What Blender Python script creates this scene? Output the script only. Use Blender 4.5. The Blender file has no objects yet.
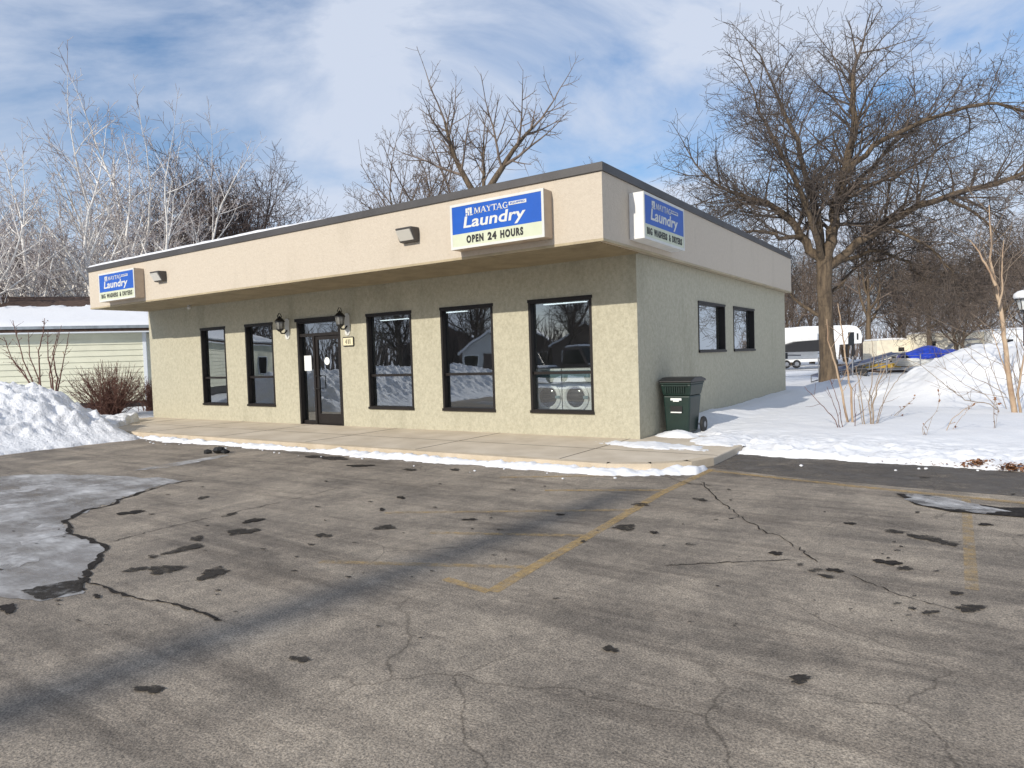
import bpy, math, random
import numpy as np
from mathutils import Vector, Matrix
R_ = math.radians
S = bpy.context.scene
COL = S.collection

# ------------------------------------------------------------------ camera
CAM = np.array([5.131, -11.842, 1.62])
FPX, YAW, PIT, ROL = 677.67, 0.594, 0.040, -0.031
_f = np.array([-math.sin(YAW) * math.cos(PIT), math.cos(YAW) * math.cos(PIT), -math.sin(PIT)])
_r = np.cross(_f, [0, 0, 1]); _r /= np.linalg.norm(_r); _u = np.cross(_r, _f)
RT = _r * math.cos(ROL) + _u * math.sin(ROL)
UP = -_r * math.sin(ROL) + _u * math.cos(ROL)
cd = bpy.data.cameras.new("camera"); cam = bpy.data.objects.new("camera", cd); COL.objects.link(cam)
cd.sensor_width = 36; cd.lens = FPX * 36 / 1024; cd.clip_end = 3000; cd.clip_start = 0.05
cam.matrix_world = Matrix(((RT[0], UP[0], -_f[0], CAM[0]), (RT[1], UP[1], -_f[1], CAM[1]),
                           (RT[2], UP[2], -_f[2], CAM[2]), (0, 0, 0, 1)))
S.camera = cam
S.render.resolution_x, S.render.resolution_y = 1024, 768

# ------------------------------------------------------------------ light
SUN_EL, SUN_AZ = 27.0, 5.0          # sun stands behind the camera, a little to its left
sd = bpy.data.lights.new("sun", 'SUN'); sun = bpy.data.objects.new("sun", sd); COL.objects.link(sun)
sd.energy = 3.75; sd.angle = R_(0.55); sd.color = (1.0, 0.93, 0.82)
tr = Vector((math.sin(R_(SUN_AZ)) * math.cos(R_(SUN_EL)), math.cos(R_(SUN_AZ)) * math.cos(R_(SUN_EL)), -math.sin(R_(SUN_EL))))
sun.rotation_euler = tr.to_track_quat('-Z', 'Y').to_euler()
sun.location = (0, -30, 30)
W = bpy.data.worlds.new("World"); S.world = W; W.use_nodes = True
nt = W.node_tree; nt.nodes.clear()
def N(nt, t, **k):
    n = nt.nodes.new(t)
    for a, b in k.items():
        if a in n.inputs.keys(): n.inputs[a].default_value = b
        else: setattr(n, a, b)
    return n
L = lambda nt, a, b: nt.links.new(a, b)
SKYOFF = (4.1, 0.7, 1.1)
sky = N(nt, 'ShaderNodeTexSky'); sky.sky_type = 'NISHITA'; sky.sun_disc = False
sky.sun_elevation = R_(SUN_EL); sky.sun_rotation = R_(180 + SUN_AZ); sky.air_density = 1.0; sky.dust_density = 0.6; sky.ozone_density = 3.0
tc = N(nt, 'ShaderNodeTexCoord'); mp = N(nt, 'ShaderNodeMapping'); mp.inputs['Scale'].default_value = (1.0, 1.0, 2.6); mp.inputs['Location'].default_value = SKYOFF
L(nt, tc.outputs['Generated'], mp.inputs[0])
cn = N(nt, 'ShaderNodeTexNoise', Scale=2.1, Detail=9.0, Roughness=0.58, Distortion=0.5)
L(nt, mp.outputs[0], cn.inputs['Vector'])
cr = N(nt, 'ShaderNodeValToRGB'); cr.color_ramp.elements[0].position = 0.34; cr.color_ramp.elements[1].position = 0.58
L(nt, cn.outputs['Fac'], cr.inputs[0])
sep = N(nt, 'ShaderNodeSeparateXYZ'); L(nt, tc.outputs['Generated'], sep.inputs[0])
mr = N(nt, 'ShaderNodeMapRange'); mr.inputs[1].default_value = 0.0; mr.inputs[2].default_value = 0.30; mr.inputs[3].default_value = 0.75; mr.inputs[4].default_value = 0.0
L(nt, sep.outputs['Z'], mr.inputs[0])
mx0 = N(nt, 'ShaderNodeMath', operation='ADD', use_clamp=True); L(nt, cr.outputs[0], mx0.inputs[0]); L(nt, mr.outputs[0], mx0.inputs[1])
mm = N(nt, 'ShaderNodeMath', operation='MULTIPLY'); mm.inputs[1].default_value = 0.93; L(nt, mx0.outputs[0], mm.inputs[0])
mix = N(nt, 'ShaderNodeMix', data_type='RGBA'); L(nt, mm.outputs[0], mix.inputs['Factor'])
hs_ = N(nt, 'ShaderNodeHueSaturation', Saturation=1.18, Value=1.0); L(nt, sky.outputs[0], hs_.inputs['Color']); L(nt, hs_.outputs[0], mix.inputs['A']); mix.inputs['B'].default_value = (4.55, 5.0, 5.9, 1)
bg = N(nt, 'ShaderNodeBackground', Strength=0.14); L(nt, mix.outputs['Result'], bg.inputs[0])
wo = N(nt, 'ShaderNodeOutputWorld'); L(nt, bg.outputs[0], wo.inputs[0])
S.view_settings.view_transform = 'Standard'; S.view_settings.look = 'None'
S.view_settings.exposure = 0.08; S.view_settings.gamma = 1.0
S.render.engine = 'CYCLES'
S.cycles.max_bounces = 8; S.cycles.transparent_max_bounces = 12

# ------------------------------------------------------------------ placing helpers
def ray(u, v): return _f + RT * (u - 512) / FPX - UP * (v - 384) / FPX
def gz(u, v, z=-0.12):
    d = ray(u, v); return CAM + d * (z - CAM[2]) / d[2]
def at(u, v, depth): return CAM + ray(u, v) * depth
def wy(u, v, y):
    d = ray(u, v); return CAM + d * (y - CAM[1]) / d[1]

# ------------------------------------------------------------------ noise (numpy)
_rng = np.random.RandomState(7); _P = _rng.rand(256, 256)
def vnoise(x, y):
    xi = np.floor(x).astype(int); yi = np.floor(y).astype(int); fx = x - xi; fy = y - yi
    fx = fx * fx * (3 - 2 * fx); fy = fy * fy * (3 - 2 * fy)
    a = _P[xi & 255, yi & 255]; b = _P[(xi + 1) & 255, yi & 255]; c = _P[xi & 255, (yi + 1) & 255]; d = _P[(xi + 1) & 255, (yi + 1) & 255]
    return (a * (1 - fx) + b * fx) * (1 - fy) + (c * (1 - fx) + d * fx) * fy
def fbm(x, y, o=4, g=0.5):
    s = 0; a = 1; t = 0
    for i in range(o):
        s = s + a * vnoise(x * 2 ** i + 17.3 * i, y * 2 ** i + 5.1 * i); t += a; a *= g
    return s / t - 0.5
def sst(a, b, x):
    t = np.clip((x - a) / (b - a), 0, 1); return t * t * (3 - 2 * t)

# ------------------------------------------------------------------ materials
def mat(name, col, rough=0.8, metal=0.0, spec=0.5, var=0.0, vscale=3.0, vstretch=(1, 1, 1), col2=None, bump=0.0, bscale=40.0, bdist=0.01, detail=5.0, lo=0.35, hi=0.65):
    m = bpy.data.materials.new(name); m.use_nodes = True; t = m.node_tree; b = t.nodes['Principled BSDF']
    b.inputs['Roughness'].default_value = rough; b.inputs['Metallic'].default_value = metal; b.inputs['Specular IOR Level'].default_value = spec
    b.inputs['Base Color'].default_value = (*col, 1)
    co = N(t, 'ShaderNodeTexCoord')
    if var or col2:
        mp = N(t, 'ShaderNodeMapping'); mp.inputs['Scale'].default_value = vstretch; L(t, co.outputs['Object'], mp.inputs[0])
        n = N(t, 'ShaderNodeTexNoise', Scale=vscale, Detail=detail, Roughness=0.6); L(t, mp.outputs[0], n.inputs['Vector'])
        r = N(t, 'ShaderNodeValToRGB'); e = r.color_ramp.elements
        e[0].position = lo; e[1].position = hi
        c2 = col2 or tuple(c * (1 + var) for c in col); c1 = col if col2 else tuple(c * (1 - var) for c in col)
        e[0].color = (*c1, 1); e[1].color = (*c2, 1)
        L(t, n.outputs['Fac'], r.inputs[0]); L(t, r.outputs[0], b.inputs['Base Color'])
    if bump:
        n2 = N(t, 'ShaderNodeTexNoise', Scale=bscale, Detail=4.0); L(t, co.outputs['Object'], n2.inputs['Vector'])
        bp = N(t, 'ShaderNodeBump', Strength=bump, Distance=bdist); L(t, n2.outputs['Fac'], bp.inputs['Height']); L(t, bp.outputs[0], b.inputs['Normal'])
    return m
M = {}
M['bronze'] = mat('dark bronze metal', (0.016, 0.013, 0.012), 0.5, 0.0, spec=0.3, var=0.15)
M['cap'] = mat('dark roof edge metal', (0.085, 0.08, 0.078), 0.5, 0.4, var=0.15, vscale=1.2)
M['gutter'] = mat('grey gutter', (0.22, 0.25, 0.28), 0.5, var=0.3, vscale=2)
M['black'] = mat('black paint', (0.012, 0.012, 0.013), 0.45)
M['white'] = mat('white paint', (0.86, 0.86, 0.84), 0.4, var=0.05)
M['offwhite'] = mat('sign white plastic', (0.64, 0.64, 0.60), 0.35, var=0.06, vscale=2)
M['signshaded'] = mat('shaded tan sign cabinet', (0.50, 0.40, 0.30), 0.5, var=0.1)  # shade and reflected light on the cabinet sides, put into the colour
M['signsunlit'] = mat('sunlit white sign cabinet', (0.74, 0.74, 0.72), 0.45, var=0.06)  # the cabinet as the sun whitens it, brightness put into the colour
M['blue'] = mat('sign blue', (0.008, 0.09, 0.44), 0.35, var=0.06, vscale=2)
M['cream'] = mat('sign cream strip', (0.58, 0.61, 0.45), 0.4, var=0.04)
M['ink'] = mat('black lettering', (0.012, 0.012, 0.012), 0.5)
M['soffit'] = mat('soffit panels', (0.40, 0.33, 0.21), 0.6, var=0.12, vscale=2)
M['membrane'] = mat('roof membrane', (0.25, 0.25, 0.26), 0.9)
M['concrete'] = mat('walk concrete', (0.50, 0.425, 0.325), 0.85, var=0.0, col2=(0.62, 0.54, 0.43), vscale=1.3, bump=0.25, bscale=60, bdist=0.006)
M['curb'] = mat('worn yellow kerb', (0.47, 0.39, 0.28), 0.85, col2=(0.58, 0.49, 0.37), vscale=3.0, bump=0.3, bscale=50)
M['inwall'] = mat('interior wall', (0.34, 0.33, 0.29), 0.9)
M['infloor'] = mat('interior floor tile', (0.10, 0.09, 0.08), 0.4, var=0.2)
M['green'] = mat('dark green plastic', (0.006, 0.022, 0.017), 0.45, var=0.15, vscale=5)
M['rubber'] = mat('black rubber', (0.015, 0.015, 0.016), 0.7)
M['siding'] = mat('pale green siding', (0.63, 0.63, 0.50), 0.6, var=0.06, vscale=1.5)
M['shingle'] = mat('brown shingles', (0.075, 0.045, 0.032), 0.9, var=0.35, vscale=7)
M['trim'] = mat('pale trim', (0.66, 0.70, 0.74), 0.5)
M['tarp_black'] = mat('black tarp', (0.02, 0.02, 0.021), 0.6, bump=0.4, bscale=3, bdist=0.1)
M['tarp_blue'] = mat('blue tarp', (0.01, 0.05, 0.50), 0.45, var=0.25, vscale=4, bump=0.5, bscale=4, bdist=0.1)
M['rv'] = mat('camper white', (0.86, 0.87, 0.87), 0.35, var=0.05)
M['rvcream'] = mat('camper cream', (0.76, 0.70, 0.56), 0.45, var=0.08)
M['grey'] = mat('mid grey graphics', (0.22, 0.23, 0.25), 0.4)
M['steel'] = mat('galvanised steel', (0.35, 0.36, 0.38), 0.4, 0.7)
M['dockblue'] = mat('blue grey decking', (0.06, 0.075, 0.14), 0.7, var=0.3, vscale=3)
M['yellow'] = mat('yellow board', (0.55, 0.36, 0.05), 0.6)
M['bark'] = mat('grey brown bark', (0.065, 0.048, 0.034), 0.95, col2=(0.17, 0.125, 0.08), vscale=9, vstretch=(1, 1, 0.18), bump=0.8, bscale=16, bdist=0.05)
M['twig'] = mat('brown twigs', (0.06, 0.047, 0.038), 0.9, col2=(0.15, 0.118, 0.095), vscale=2)
M['twigred'] = mat('reddish twigs', (0.12, 0.092, 0.075), 0.9, col2=(0.23, 0.18, 0.145), vscale=2)
M['birch'] = mat('white birch bark', (0.80, 0.77, 0.72), 0.8, col2=(0.40, 0.37, 0.34), vscale=5, vstretch=(0.6, 0.6, 2.5), lo=0.55, hi=0.72)
M['birchtwig'] = mat('pale frosted twigs', (0.66, 0.62, 0.60), 0.85, col2=(0.22, 0.17, 0.16), vscale=1.5)
M['darkbark'] = mat('dark bark', (0.045, 0.035, 0.03), 0.95, col2=(0.12, 0.09, 0.075), vscale=6, vstretch=(1, 1, .2), bump=0.6, bscale=16, bdist=0.05)
M['darktwig'] = mat('dark twigs', (0.07, 0.052, 0.048), 0.9, col2=(0.15, 0.115, 0.10), vscale=2)
M['tanbark'] = mat('peeling tan bark', (0.30, 0.20, 0.13), 0.8, col2=(0.50, 0.38, 0.26), vscale=6, vstretch=(1, 1, .4), bump=0.3, bscale=20)
M['stem'] = mat('grey tan stems', (0.22, 0.16, 0.11), 0.85, col2=(0.36, 0.29, 0.22), vscale=6)
M['redstem'] = mat('red brown stems', (0.10, 0.042, 0.032), 0.85, col2=(0.19, 0.10, 0.075), vscale=6)
M['leaf'] = mat('dead leaves', (0.16, 0.06, 0.028), 0.85, col2=(0.30, 0.15, 0.07), vscale=8)
M['wood'] = mat('pole wood', (0.13, 0.10, 0.075), 0.9, var=0.2)
M['globe'] = mat('frosted lamp glass', (0.55, 0.56, 0.55), 0.25)
M['lampglass'] = mat('smoky lantern glass', (0.20, 0.20, 0.19), 0.15)
M['lens'] = mat('ribbed lamp lens', (0.62, 0.60, 0.54), 0.2)
M['plaque'] = mat('cream plaque', (0.72, 0.66, 0.45), 0.5)
M['paper'] = mat('white paper', (0.80, 0.82, 0.80), 0.6)
M['brick'] = mat('brown house wall', (0.12, 0.09, 0.08), 0.8, var=0.2)
M['housewhite'] = mat('white house wall', (0.55, 0.56, 0.55), 0.7)
M['drum'] = mat('washer glass', (0.015, 0.017, 0.02), 0.12)
M['chrome'] = mat('chrome ring', (0.62, 0.63, 0.64), 0.25, 0.5)
M['panelgrey'] = mat('grey blue control panel', (0.20, 0.30, 0.34), 0.4)
M['seam'] = mat('dark joint line', (0.10, 0.085, 0.065), 0.9)  # dark colour of the sidewalk joints

def mat_stucco(name, c1, c2, stain):
    m = bpy.data.materials.new(name); m.use_nodes = True; t = m.node_tree; b = t.nodes['Principled BSDF']; b.inputs['Roughness'].default_value = 0.92
    co = N(t, 'ShaderNodeTexCoord')
    n1 = N(t, 'ShaderNodeTexNoise', Scale=13.0, Detail=8.0, Roughness=0.8); mp = N(t, 'ShaderNodeMapping'); mp.inputs['Scale'].default_value = (1.2, 1.2, 1.0)
    L(t, co.outputs['Object'], mp.inputs[0]); L(t, mp.outputs[0], n1.inputs['Vector'])
    r = N(t, 'ShaderNodeValToRGB'); e = r.color_ramp.elements; e[0].position = 0.38; e[1].position = 0.6; e[0].color = (*c1, 1); e[1].color = (*c2, 1)
    L(t, n1.outputs['Fac'], r.inputs[0])
    n2 = N(t, 'ShaderNodeTexNoise', Scale=1.0, Detail=5.0, Roughness=0.6); mp2 = N(t, 'ShaderNodeMapping'); mp2.inputs['Scale'].default_value = (0.9, 0.9, 0.22)
    L(t, co.outputs['Object'], mp2.inputs[0]); L(t, mp2.outputs[0], n2.inputs['Vector'])
    r2 = N(t, 'ShaderNodeValToRGB'); r2.color_ramp.elements[0].position = 0.55; r2.color_ramp.elements[1].position = 0.75; L(t, n2.outputs['Fac'], r2.inputs[0])
    mlt = N(t, 'ShaderNodeMath', operation='MULTIPLY'); mlt.inputs[1].default_value = stain; L(t, r2.outputs[0], mlt.inputs[0])
    mx = N(t, 'ShaderNodeMix', data_type='RGBA'); L(t, mlt.outputs[0], mx.inputs['Factor']); L(t, r.outputs[0], mx.inputs['A']); mx.inputs['B'].default_value = (c1[0] * .55, c1[1] * .55, c1[2] * .5, 1)
    L(t, mx.outputs['Result'], b.inputs['Base Color'])
    v = N(t, 'ShaderNodeTexNoise', Scale=22.0, Detail=6.0, Roughness=0.7); L(t, mp.outputs[0], v.inputs['Vector'])
    bp = N(t, 'ShaderNodeBump', Strength=0.6, Distance=0.02); L(t, v.outputs['Fac'], bp.inputs['Height']); L(t, bp.outputs[0], b.inputs['Normal'])
    return m
M['stucco'] = mat_stucco('olive cream stucco', (0.385, 0.36, 0.27), (0.50, 0.472, 0.36), 0.5)
M['fascia'] = mat_stucco('peach tan fascia', (0.525, 0.458, 0.368), (0.57, 0.50, 0.405), 0.28)

def mat_glass(name, tint, refl):
    m = bpy.data.materials.new(name); m.use_nodes = True; t = m.node_tree; t.nodes.clear()
    tp = N(t, 'ShaderNodeBsdfTransparent'); tp.inputs[0].default_value = (*tint, 1)
    gl = N(t, 'ShaderNodeBsdfGlossy'); gl.inputs['Roughness'].default_value = 0.012; gl.inputs['Color'].default_value = (0.9, 0.95, 1, 1)
    co = N(t, 'ShaderNodeTexCoord'); n = N(t, 'ShaderNodeTexNoise', Scale=1.1, Detail=1.0); L(t, co.outputs['Object'], n.inputs['Vector'])
    bp = N(t, 'ShaderNodeBump', Strength=0.05, Distance=0.05); L(t, n.outputs['Fac'], bp.inputs['Height']); L(t, bp.outputs[0], gl.inputs['Normal'])
    lw = N(t, 'ShaderNodeLayerWeight', Blend=0.5); pw = N(t, 'ShaderNodeMath', operation='POWER'); L(t, lw.outputs['Facing'], pw.inputs[0]); pw.inputs[1].default_value = 3.0
    fr = N(t, 'ShaderNodeMath', operation='MULTIPLY_ADD', use_clamp=True); L(t, pw.outputs[0], fr.inputs[0]); fr.inputs[1].default_value = 0.8; fr.inputs[2].default_value = refl
    mx = N(t, 'ShaderNodeMixShader'); L(t, fr.outputs[0], mx.inputs[0]); L(t, tp.outputs[0], mx.inputs[1]); L(t, gl.outputs[0], mx.inputs[2])
    o = N(t, 'ShaderNodeOutputMaterial'); L(t, mx.outputs[0], o.inputs[0]); return m
M['glass'] = mat_glass('window glass', (0.80, 0.85, 0.84), 0.31)
M['clear'] = mat_glass('clear glass', (0.85, 0.87, 0.86), 0.05)

def mat_snow(name, dirt=0.0, rough_bump=0.5, br=0.0):
    m = bpy.data.materials.new(name); m.use_nodes = True; t = m.node_tree; b = t.nodes['Principled BSDF']
    b.inputs['Roughness'].default_value = 0.75; b.inputs['Specular IOR Level'].default_value = 0.3
    co = N(t, 'ShaderNodeTexCoord')
    n = N(t, 'ShaderNodeTexNoise', Scale=2.6, Detail=7.0, Roughness=0.68); L(t, co.outputs['Object'], n.inputs['Vector'])
    r = N(t, 'ShaderNodeValToRGB'); e = r.color_ramp.elements; e[0].position = 0.52; e[1].position = 0.80
    e[0].color = (0.74 + br, 0.75 + br, 0.77 + br, 1); e[1].color = (0.74 - 0.42 * dirt, 0.75 - 0.48 * dirt, 0.77 - 0.55 * dirt, 1)
    L(t, n.outputs['Fac'], r.inputs[0]); L(t, r.outputs[0], b.inputs['Base Color'])
    n2 = N(t, 'ShaderNodeTexNoise', Scale=13.0, Detail=7.0, Roughness=0.6); L(t, co.outputs['Object'], n2.inputs['Vector'])
    bp = N(t, 'ShaderNodeBump', Strength=rough_bump, Distance=0.05); L(t, n2.outputs['Fac'], bp.inputs['Height']); L(t, bp.outputs[0], b.inputs['Normal'])
    return m
M['snow'] = mat_snow('settled snow', 0.1, 0.22)
M['snowrough'] = mat_snow('ploughed snow', 0.22, 0.8, 0.08)

_a, _b = gz(0, 505), gz(190, 481); STK = math.atan2(_b[1] - _a[1], _b[0] - _a[0])
def mat_asphalt():
    m = bpy.data.materials.new('weathered asphalt'); m.use_nodes = True; t = m.node_tree; b = t.nodes['Principled BSDF']
    co = N(t, 'ShaderNodeTexCoord'); O = co.outputs['Object']
    def noise(sc, st, d=6.0, rg=0.6, dist=0.0, rot=0.0):
        mp = N(t, 'ShaderNodeMapping'); mp.inputs['Rotation'].default_value = (0, 0, -rot); mp.inputs['Scale'].default_value = st; L(t, O, mp.inputs[0])
        n = N(t, 'ShaderNodeTexNoise', Scale=sc, Detail=d, Roughness=rg, Distortion=dist); L(t, mp.outputs[0], n.inputs['Vector']); return n.outputs['Fac']
    def ramp(f, p0, p1, c0, c1):
        r = N(t, 'ShaderNodeValToRGB'); e = r.color_ramp.elements; e[0].position = p0; e[1].position = p1; e[0].color = (*c0, 1); e[1].color = (*c1, 1); L(t, f, r.inputs[0]); return r.outputs[0]
    def mixc(f, a, bb, mode='MIX'):
        x = N(t, 'ShaderNodeMix', data_type='RGBA', blend_type=mode)
        if isinstance(f, float): x.inputs['Factor'].default_value = f
        else: L(t, f, x.inputs['Factor'])
        L(t, a, x.inputs['A']); L(t, bb, x.inputs['B']); return x.outputs['Result']
    base = ramp(noise(0.55, (1, .45, 1), 8, .62, 0.6), 0.36, 0.66, (0.245, 0.214, 0.178), (0.37, 0.322, 0.262))
    blot = ramp(noise(1.8, (1, .6, 1), 9, .7), 0.35, 0.6, (0.72, 0.72, 0.73), (1.08, 1.07, 1.06))
    c = mixc(1.0, base, blot, 'MULTIPLY')
    agg = ramp(noise(85, (1, 1, 1), 4, .8), 0.36, 0.66, (0.35, 0.35, 0.35), (1.75, 1.72, 1.66))
    c = mixc(0.9, c, agg, 'MULTIPLY')
    c = mixc(1.0, c, ramp(noise(11, (1, 1, 1), 6, .75), 0.36, 0.64, (0.80, 0.80, 0.80), (1.12, 1.11, 1.10)), 'MULTIPLY')
    # tyre dirt and drainage streaks
    st = ramp(noise(2.2, (.14, 1.5, 1), 8, .7, 0.3, STK), 0.50, 0.66, (1, 1, 1), (0.62, 0.61, 0.61))
    c = mixc(0.9, c, st, 'MULTIPLY')
    st2 = ramp(noise(1.1, (.25, 1.2, 1), 6, .65, 0.5, 0.25), 0.50, 0.62, (1, 1, 1), (0.62, 0.62, 0.63)); c = mixc(0.9, c, st2, 'MULTIPLY')
    # alligator cracking in places
    v = N(t, 'ShaderNodeTexVoronoi', feature='DISTANCE_TO_EDGE', Scale=1.3)
    mpv = N(t, 'ShaderNodeMapping'); L(t, O, mpv.inputs[0]); nv = N(t, 'ShaderNodeTexNoise', Scale=2.5, Detail=5.0); L(t, O, nv.inputs['Vector'])
    av = N(t, 'ShaderNodeMix', data_type='VECTOR'); av.inputs['Factor'].default_value = 0.25; L(t, O, av.inputs['A']); L(t, nv.outputs['Color'], av.inputs['B']); L(t, av.outputs['Result'], v.inputs['Vector'])
    cr_ = ramp(v.outputs['Distance'], 0.002, 0.010, (0.45, 0.44, 0.43), (1, 1, 1))
    msk = ramp(noise(0.28, (1, 1, 1), 4, .5), 0.50, 0.58, (0, 0, 0), (0.8, 0.8, 0.8))
    c = mixc(msk, c, mixc(1.0, c, cr_, 'MULTIPLY'))
    L(t, c, b.inputs['Base Color']); b.inputs['Roughness'].default_value = 0.82; b.inputs['Specular IOR Level'].default_value = 0.35
    bp = N(t, 'ShaderNodeBump', Strength=0.7, Distance=0.012); L(t, noise(60, (1, 1, 1), 4, .7), bp.inputs['Height']); L(t, bp.outputs[0], b.inputs['Normal'])
    return m
M['asphalt'] = mat_asphalt()

def mat_patchy(name, col, col2, cover, scale, rough=0.8, seed=0.0, soft=0.08, stretch=(1, 1, 1), spec=0.5, rot=0.0):
    """worn paint, ice, damp: covers only part of its sheet, broken up by noise"""
    m = mat(name, col, rough, col2=col2, vscale=scale * 1.7, spec=spec); t = m.node_tree; b = t.nodes['Principled BSDF']
    co = N(t, 'ShaderNodeTexCoord'); mp = N(t, 'ShaderNodeMapping'); mp.inputs['Location'].default_value = (seed, seed, 0); mp.inputs['Scale'].default_value = stretch; mp.inputs['Rotation'].default_value = (0, 0, -rot)
    L(t, co.outputs['Object'], mp.inputs[0]); n = N(t, 'ShaderNodeTexNoise', Scale=scale, Detail=9.0, Roughness=0.75); L(t, mp.outputs[0], n.inputs['Vector'])
    r = N(t, 'ShaderNodeValToRGB'); r.color_ramp.elements[0].position = 1 - cover - soft; r.color_ramp.elements[1].position = 1 - cover + soft
    L(t, n.outputs['Fac'], r.inputs[0]); L(t, r.outputs[0], b.inputs['Alpha']); return m
M['paint'] = mat_patchy('worn yellow paint', (0.44, 0.29, 0.11), (0.54, 0.38, 0.17), 0.47, 12, soft=0.22)
M['paintfaint'] = mat_patchy('faded yellow paint', (0.42, 0.29, 0.13), (0.50, 0.36, 0.18), 0.44, 13, soft=0.16, seed=4)
M['damp'] = mat('damp asphalt', (0.028, 0.024, 0.021), 0.85, spec=0.12, var=0.5, vscale=30)
M['dampr'] = mat_patchy('ragged damp asphalt', (0.03, 0.026, 0.022), (0.05, 0.044, 0.038), 0.56, 11, rough=0.85, soft=0.10, spec=.15)
M['dampsoft'] = mat_patchy('drying damp asphalt', (0.05, 0.045, 0.042), (0.075, 0.067, 0.06), 0.47, 3.2, rough=0.7, soft=0.2)
M['meltsheet'] = mat_patchy('thin melting ice', (0.32, 0.305, 0.29), (0.58, 0.575, 0.57), 0.50, 1.5, rough=0.6, soft=0.14, stretch=(.4, 1.2, 1), seed=2, rot=STK, spec=.12)
M['icewhite'] = mat_patchy('broken white ice', (0.38, 0.36, 0.345), (0.66, 0.655, 0.65), 0.50, 3.2, rough=0.6, soft=0.16, spec=.3)
M['meltbase'] = mat_patchy('wet icy film', (0.17, 0.155, 0.142), (0.30, 0.28, 0.262), 0.58, 1.3, rough=0.6, soft=0.16, stretch=(.35, 1.2, 1), seed=9, rot=STK, spec=.25)
M['newasphalt'] = mat_patchy('darker asphalt strip', (0.085, 0.076, 0.068), (0.13, 0.115, 0.10), 0.56, 2.2, rough=0.8, soft=0.2)

# ------------------------------------------------------------------ mesh builder
def origin(o):
    v = Vector((0, 0, 0))
    while o is not None: v = v + Vector(o.location); o = o.parent
    return v
class MB:
    def __init__(s): s.v = []; s.f = []
    def add(s, vs, fs):
        k = len(s.v); s.v += [tuple(map(float, p)) for p in vs]; s.f += [tuple(i + k for i in f) for f in fs]; return s
    def box(s, x0, x1, y0, y1, z0, z1):
        return s.add([(x0, y0, z0), (x1, y0, z0), (x1, y1, z0), (x0, y1, z0), (x0, y0, z1), (x1, y0, z1), (x1, y1, z1), (x0, y1, z1)],
                     [(0, 3, 2, 1), (4, 5, 6, 7), (0, 1, 5, 4), (1, 2, 6, 5), (2, 3, 7, 6), (3, 0, 4, 7)])
    def hexa(s, b, t):      # two quads, bottom and top, counter clockwise from above
        return s.add(list(b) + list(t), [(0, 3, 2, 1), (4, 5, 6, 7), (0, 1, 5, 4), (1, 2, 6, 5), (2, 3, 7, 6), (3, 0, 4, 7)])
    def prism(s, poly, a, b, axis='y'):     # poly in the other two axes, extruded a..b
        n = len(poly); mk = {'y': lambda p, w: (p[0], w, p[1]), 'x': lambda p, w: (w, p[0], p[1]), 'z': lambda p, w: (p[0], p[1], w)}[axis]
        vs = [mk(p, a) for p in poly] + [mk(p, b) for p in poly]
        fs = [tuple(range(n)), tuple(reversed(range(n, 2 * n)))] + [(i, i + n, (i + 1) % n + n, (i + 1) % n) for i in range(n)]
        return s.add(vs, fs)
    def tube(s, pts, rad, n=6, cap=True):
        pts = [np.array(p, float) for p in pts]
        if not hasattr(rad, '__len__'): rad = [rad] * len(pts)
        vs = []; fs = []
        d0 = pts[-1] - pts[0]; ref = np.array([0, 0, 1.0]) if abs(d0[2]) < 0.8 * np.linalg.norm(d0) else np.array([1.0, 0.2, 0])
        for i, p in enumerate(pts):
            d = pts[min(i + 1, len(pts) - 1)] - pts[max(i - 1, 0)]; d = d / (np.linalg.norm(d) + 1e-9)
            a = np.cross(d, ref); a /= np.linalg.norm(a) + 1e-9; b = np.cross(d, a)
            for k in range(n):
                t = 2 * math.pi * k / n; vs.append(p + (a * math.cos(t) + b * math.sin(t)) * rad[i])
        for i in range(len(pts) - 1):
            for k in range(n): fs.append((i * n + k, i * n + (k + 1) % n, (i + 1) * n + (k + 1) % n, (i + 1) * n + k))
        if cap: fs += [tuple(range(n)), tuple(range((len(pts) - 1) * n, len(pts) * n))]
        return s.add(vs, fs)
    def lathe(s, prof, c=(0, 0, 0), n=16, axis='z'):   # prof: (radius, height)
        vs = []; fs = []
        for r, h in prof:
            for k in range(n):
                t = 2 * math.pi * k / n; a, b = r * math.cos(t), r * math.sin(t)
                vs.append({'z': (c[0] + a, c[1] + b, c[2] + h), 'y': (c[0] + a, c[1] + h, c[2] + b), 'x': (c[0] + h, c[1] + a, c[2] + b)}[axis])
        for i in range(len(prof) - 1):
            for k in range(n): fs.append((i * n + k, i * n + (k + 1) % n, (i + 1) * n + (k + 1) % n, (i + 1) * n + k))
        fs += [tuple(range(n)), tuple(range((len(prof) - 1) * n, len(prof) * n))]
        return s.add(vs, fs)
    def build(s, name, m, parent=None, bevel=0.0, smooth=False, world=True, seg=2):
        off = origin(parent) if (parent is not None and world) else Vector((0, 0, 0))
        me = bpy.data.meshes.new(name); v = np.array(s.v, float).reshape(-1, 3) - np.array(off)
        me.from_pydata(v.tolist(), [], s.f); me.materials.append(m)
        if smooth: me.polygons.foreach_set('use_smooth', [True] * len(me.polygons))
        me.update()
        o = bpy.data.objects.new(name, me); COL.objects.link(o); o.parent = parent
        import bmesh
        bm = bmesh.new(); bm.from_mesh(me); bmesh.ops.recalc_face_normals(bm, faces=bm.faces); bm.to_mesh(me); bm.free()
        if bevel:
            b = o.modifiers.new('bevel', 'BEVEL'); b.width = bevel; b.segments = seg; b.limit_method = 'ANGLE'; b.angle_limit = R_(40)
        return o
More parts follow.
